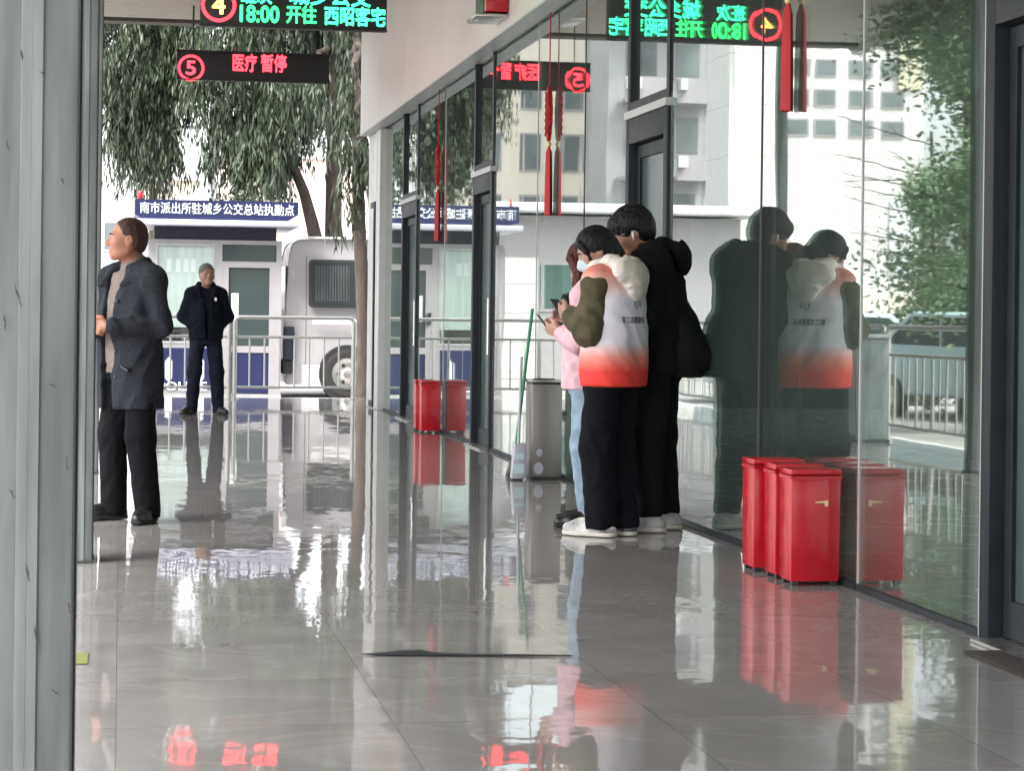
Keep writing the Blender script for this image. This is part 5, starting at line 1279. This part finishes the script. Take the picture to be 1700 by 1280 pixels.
# phone in the hands
def phone(p, local, rz, tilt, label):
    w = p.t.matrix_basis @ Vector(local)
    t = thing('phone', w, rz, label, 'phone')
    t.rotation_euler = (tilt, 0, rz)
    MB().box(-0.036, 0.036, -0.0045, 0.0045, -0.075, 0.075).build('body', M['black'], t, bevel=0.004)
    MB().box(-0.033, 0.033, -0.0062, -0.0050, -0.071, 0.071).build('screen', M['darkglass'], t)
    MB().box(0.008, 0.028, 0.0046, 0.0062, 0.035, 0.066).build('camera', M['black'], t)
bpy.context.view_layer.update()
phone(p, (-0.035, 0.335, 1.21), R_(41), R_(-38), 'dark phone held in the hands of the volunteer in the vest')

# ================================================================== tall man in black with a backpack
base = gnd(1096, 882)
J = pose(hyaw=[14], hpitch=[-24], neck=(0, 0.035, 1.43), head=(0, 0.145, 1.545), chest=(0, 0.02, 1.2), shL=(-0.185, 0.02, 1.385), shR=(0.185, 0.02, 1.385),
         elL=(-0.235, 0.05, 1.10), wrL=(-0.09, 0.29, 1.12), elR=(0.235, 0.06, 1.10), wrR=(0.08, 0.29, 1.12), hdL=(0.35, 0.9, 0.2), hdR=(-0.35, 0.9, 0.2), hnL=(0.7, -0.2, 0.5), hnR=(-0.7, -0.2, 0.5), thL=[-1], thR=[1],
         knL=(-0.09, 0.04, 0.48), knR=(0.10, 0.0, 0.48), anL=(-0.095, 0.02, 0.09), anR=(0.10, -0.04, 0.09), toeL=(-0.11, 0.17, 0.03), toeR=(0.12, 0.11, 0.03))
p = tall = Person('tall young man in black hooded jacket leaning over to look, white earbud in his ear', (base.x - 0.02, base.y + 0.02, 0), R_(68), 1.085, J, skin('young_skin', (0.36, 0.195, 0.135)))
p.hairm = BLACKHAIR; p.body(curl=42)
def cut4(p, f):
    f.ell(p.H(0, 0.120, -0.050), (0.088, 0.080, 0.095), p.R, 0.012, 's')
    for s in (-1, 1): f.ell(p.H(s * 0.10, 0.006, -0.035), (0.032, 0.045, 0.050), p.R, 0.01, 's')
def ext4(p, f):
    f.ell(p.H(0, 0.065, 0.068), (0.072, 0.040, 0.040), p.R, 0.02)
p.hair('hair', BLACKHAIR, 0.021, cut4, 71, ext4)
for s in (-1, 1):
    MB().tube([p.H(s * 0.086, 0.004, -0.004), p.H(s * 0.090, 0.008, -0.014), p.H(s * 0.088, 0.014, -0.038)], [0.009, 0.007, 0.0045], 8).build('earbud', M['letters'], p.t, smooth=True)
# slim spectacles
GL = MB()
for s in (-1, 1):
    GL.tube([p.H(s * 0.032 + 0.022 * math.cos(a), 0.101 - 0.05 * abs(s * 0.032 + 0.022 * math.cos(a)), 0.0 + 0.017 * math.sin(a)) for a in [k * math.pi / 8 for k in range(17)]], 0.0014, 5)
    GL.tube([p.H(s * 0.054, 0.098, 0.006), p.H(s * 0.078, 0.06, 0.008), p.H(s * 0.086, -0.008, 0.004)], 0.0016, 5)
GL.tube([p.H(-0.01, 0.108, 0.004), p.H(0.01, 0.108, 0.004)], 0.0016, 5); GL.build('spectacles', M['steel'], p.t)
BLK = cloth('black_jacket_cloth', (0.0065, 0.006, 0.0075), 0.2, 20, 0.35); BLKT = cloth('black_sweatpants', (0.0065, 0.0065, 0.008), 0.2, 20)
def tall_x(p, f):
    for sd in (-1, 1): f.cap((sd * 0.05, 0.02, 1.395), (sd * 0.18, 0.02, 1.385), 0.09, 0.088, 0.05)
    f.ell((0, 0.045, 1.52), (0.068, 0.085, 0.09), None, 0.01, 's')
tj = p.jacket('jacket', BLK, [(0.80, 0, 0.0, 0.195, 0.150), (0.95, 0, 0.0, 0.205, 0.165), (1.15, 0, 0.01, 0.205, 0.160), (1.30, 0, 0.015, 0.195, 0.145), (1.40, 0, 0.015, 0.16, 0.10)], (0.092, 0.082, 0.058), 0.035, tall_x, 73, 0.008, cuff=0.1)
f = SDF((-0.3, -0.35, 1.15), (0.3, 0.3, 1.66), 0.006)
for sd in (-1, 1): f.chain([(0.0, -0.065, 1.485), (sd * 0.085, -0.02, 1.47), (sd * 0.105, 0.06, 1.445), (sd * 0.06, 0.14, 1.39)], [0.042, 0.040, 0.034, 0.022], 0.03)
f.ell((0.0, -0.105, 1.435), (0.125, 0.052, 0.065), rotm(0, R_(-14)), 0.04); f.ell((0.0, -0.125, 1.38), (0.09, 0.035, 0.055), None, 0.04)
f.ell((0, -0.07, 1.52), (0.07, 0.045, 0.05), None, 0.02, 's'); f.folds(0.006, 55, 77); f.build('hood', BLK, p.t)
MB().prism([(-0.09, 1.225), (-0.06, 1.24), (-0.07, 1.255), (-0.10, 1.245)], 'y', 0.17, 0.176).build('logo', M['letters'], tj)
p.trousers(BLKT, 0.162, 0.13, r=(0.100, 0.084, 0.066), seed=79, hem=0.085, amp=0.007)
GS = mat('grey_sneaker', (0.40, 0.40, 0.40), 0.5, var=0.3, vscale=20)
for sd in 'LR': p.shoe(sd, GS, WSOLE, 0.052, 0.165, 0.06)
# backpack hanging low on his back
bpy.context.view_layer.update()
t = thing('backpack', p.t.matrix_basis @ Vector((0, -0.145, 0.80)), R_(68), 'black backpack hanging low on the back of the tall man', 'backpack', None, 1.085)
f = SDF((-0.25, -0.25, -0.05), (0.25, 0.25, 0.5), 0.007)
f.loft([(0.0, 0, 0.0, 0.13, 0.09), (0.10, 0, -0.01, 0.16, 0.105), (0.20, 0, -0.005, 0.155, 0.095), (0.33, 0, 0.03, 0.13, 0.07), (0.42, 0, 0.055, 0.08, 0.035)], 0.03, 2.6); f.folds(0.005, 30, 81)
PK = cloth('black_nylon', (0.004, 0.004, 0.0046), 0.2, 20, 0.3, 0.6)
f.build('bag', PK, t)
f = SDF((-0.2, -0.25, 0.0), (0.2, 0.1, 0.3), 0.007); f.loft([(0.03, 0, -0.075, 0.10, 0.045), (0.11, 0, -0.085, 0.115, 0.050), (0.17, 0, -0.070, 0.105, 0.045)], 0.02, 2.6); f.build('front_pocket', PK, t)
for sd in (-1, 1):
    MB().tube([(sd * 0.09, 0.06, 0.40), (sd * 0.115, 0.075, 0.52), (sd * 0.125, 0.14, 0.612), (sd * 0.13, 0.22, 0.56), (sd * 0.13, 0.27, 0.42)], 0.016, 8).build('strap', PK, t, smooth=True)
MB().tube([(-0.03, 0.05, 0.40), (-0.02, 0.05, 0.44), (0.02, 0.05, 0.44), (0.03, 0.05, 0.40)], 0.008, 6).build('grab_handle', PK, t, smooth=True)

# ================================================================== girl in pink behind the volunteer
base = gnd(962, 876)
J = pose(hyaw=[-4], hpitch=[-30], neck=(0, 0.0, 1.43), head=(0.02, 0.015, 1.56), chest=(0, 0.01, 1.2), shL=(-0.155, 0.01, 1.37), shR=(0.155, 0.01, 1.37),
         elL=(-0.215, 0.04, 1.10), wrL=(-0.075, 0.15, 1.14), elR=(0.215, 0.02, 1.10), wrR=(0.075, 0.15, 1.14), hdL=(0.4, 0.85, 0.3), hdR=(-0.4, 0.85, 0.3), hnL=(0.7, -0.2, 0.5), hnR=(-0.7, -0.2, 0.5), thL=[-1], thR=[1],
         anL=(-0.07, -0.02, 0.09), anR=(0.07, -0.01, 0.09), knL=(-0.08, 0.02, 0.48), knR=(0.08, 0.03, 0.48), toeL=(-0.09, 0.12, 0.03), toeR=(0.09, 0.13, 0.03))
p = girl = Person('girl with long red brown hair, pink jacket and pale jeans, half hidden by the volunteer', (base.x + 0.045, base.y + 0.06, 0), R_(76), 0.965, J, skin('pale_skin', (0.52, 0.31, 0.24)))
p.hairm = hairmat('red_brown_hair', (0.075, 0.020, 0.016)); p.body(curl=40)
def ext5(p, f):
    for s in (-1, 1):
        f.chain([p.H(s * 0.06, 0.06, 0.06), p.H(s * 0.085, 0.05, -0.02), p.H(s * 0.092, 0.085, -0.10), p.H(s * 0.098, 0.115, -0.20), p.H(s * 0.095, 0.135, -0.30)], [0.028, 0.034, 0.042, 0.040, 0.024], 0.02)
    f.chain([p.H(0, -0.09, 0.0), p.H(0, -0.115, -0.12), p.H(0, -0.13, -0.26)], [0.07, 0.065, 0.05], 0.03)
p.hair('hair', p.hairm, 0.015, cut3, 91, ext5)
PINK = cloth('pink_jacket_cloth', (0.76, 0.50, 0.56), 0.08, 20)
def girl_x(p, f):
    for sd in (-1, 1): f.cap((sd * 0.05, 0.0, 1.385), (sd * 0.155, 0.01, 1.37), 0.075, 0.078, 0.04)
    f.ell((0, 0.02, 1.51), (0.066, 0.08, 0.09), None, 0.01, 's')
p.jacket('jacket', PINK, [(0.80, 0, 0.0, 0.170, 0.145), (0.95, 0, 0.0, 0.178, 0.150), (1.2, 0, 0.0, 0.170, 0.135), (1.38, 0, -0.01, 0.15, 0.095)], (0.078, 0.068, 0.05), 0.03, girl_x, 93, 0.007, cuff=0.08)
JEAN = cloth('pale_blue_denim', (0.27, 0.37, 0.46), 0.2, 14)
p.trousers(JEAN, 0.148, 0.115, r=(0.084, 0.066, 0.056), seed=95, hem=0.06)
for sd in 'LR': p.shoe(sd, LEATHER, SOLEB, 0.043, 0.14)
bpy.context.view_layer.update()
phone(p, (0.0, 0.25, 1.19), R_(76), R_(-38), 'dark phone held up by the girl in the pink jacket')
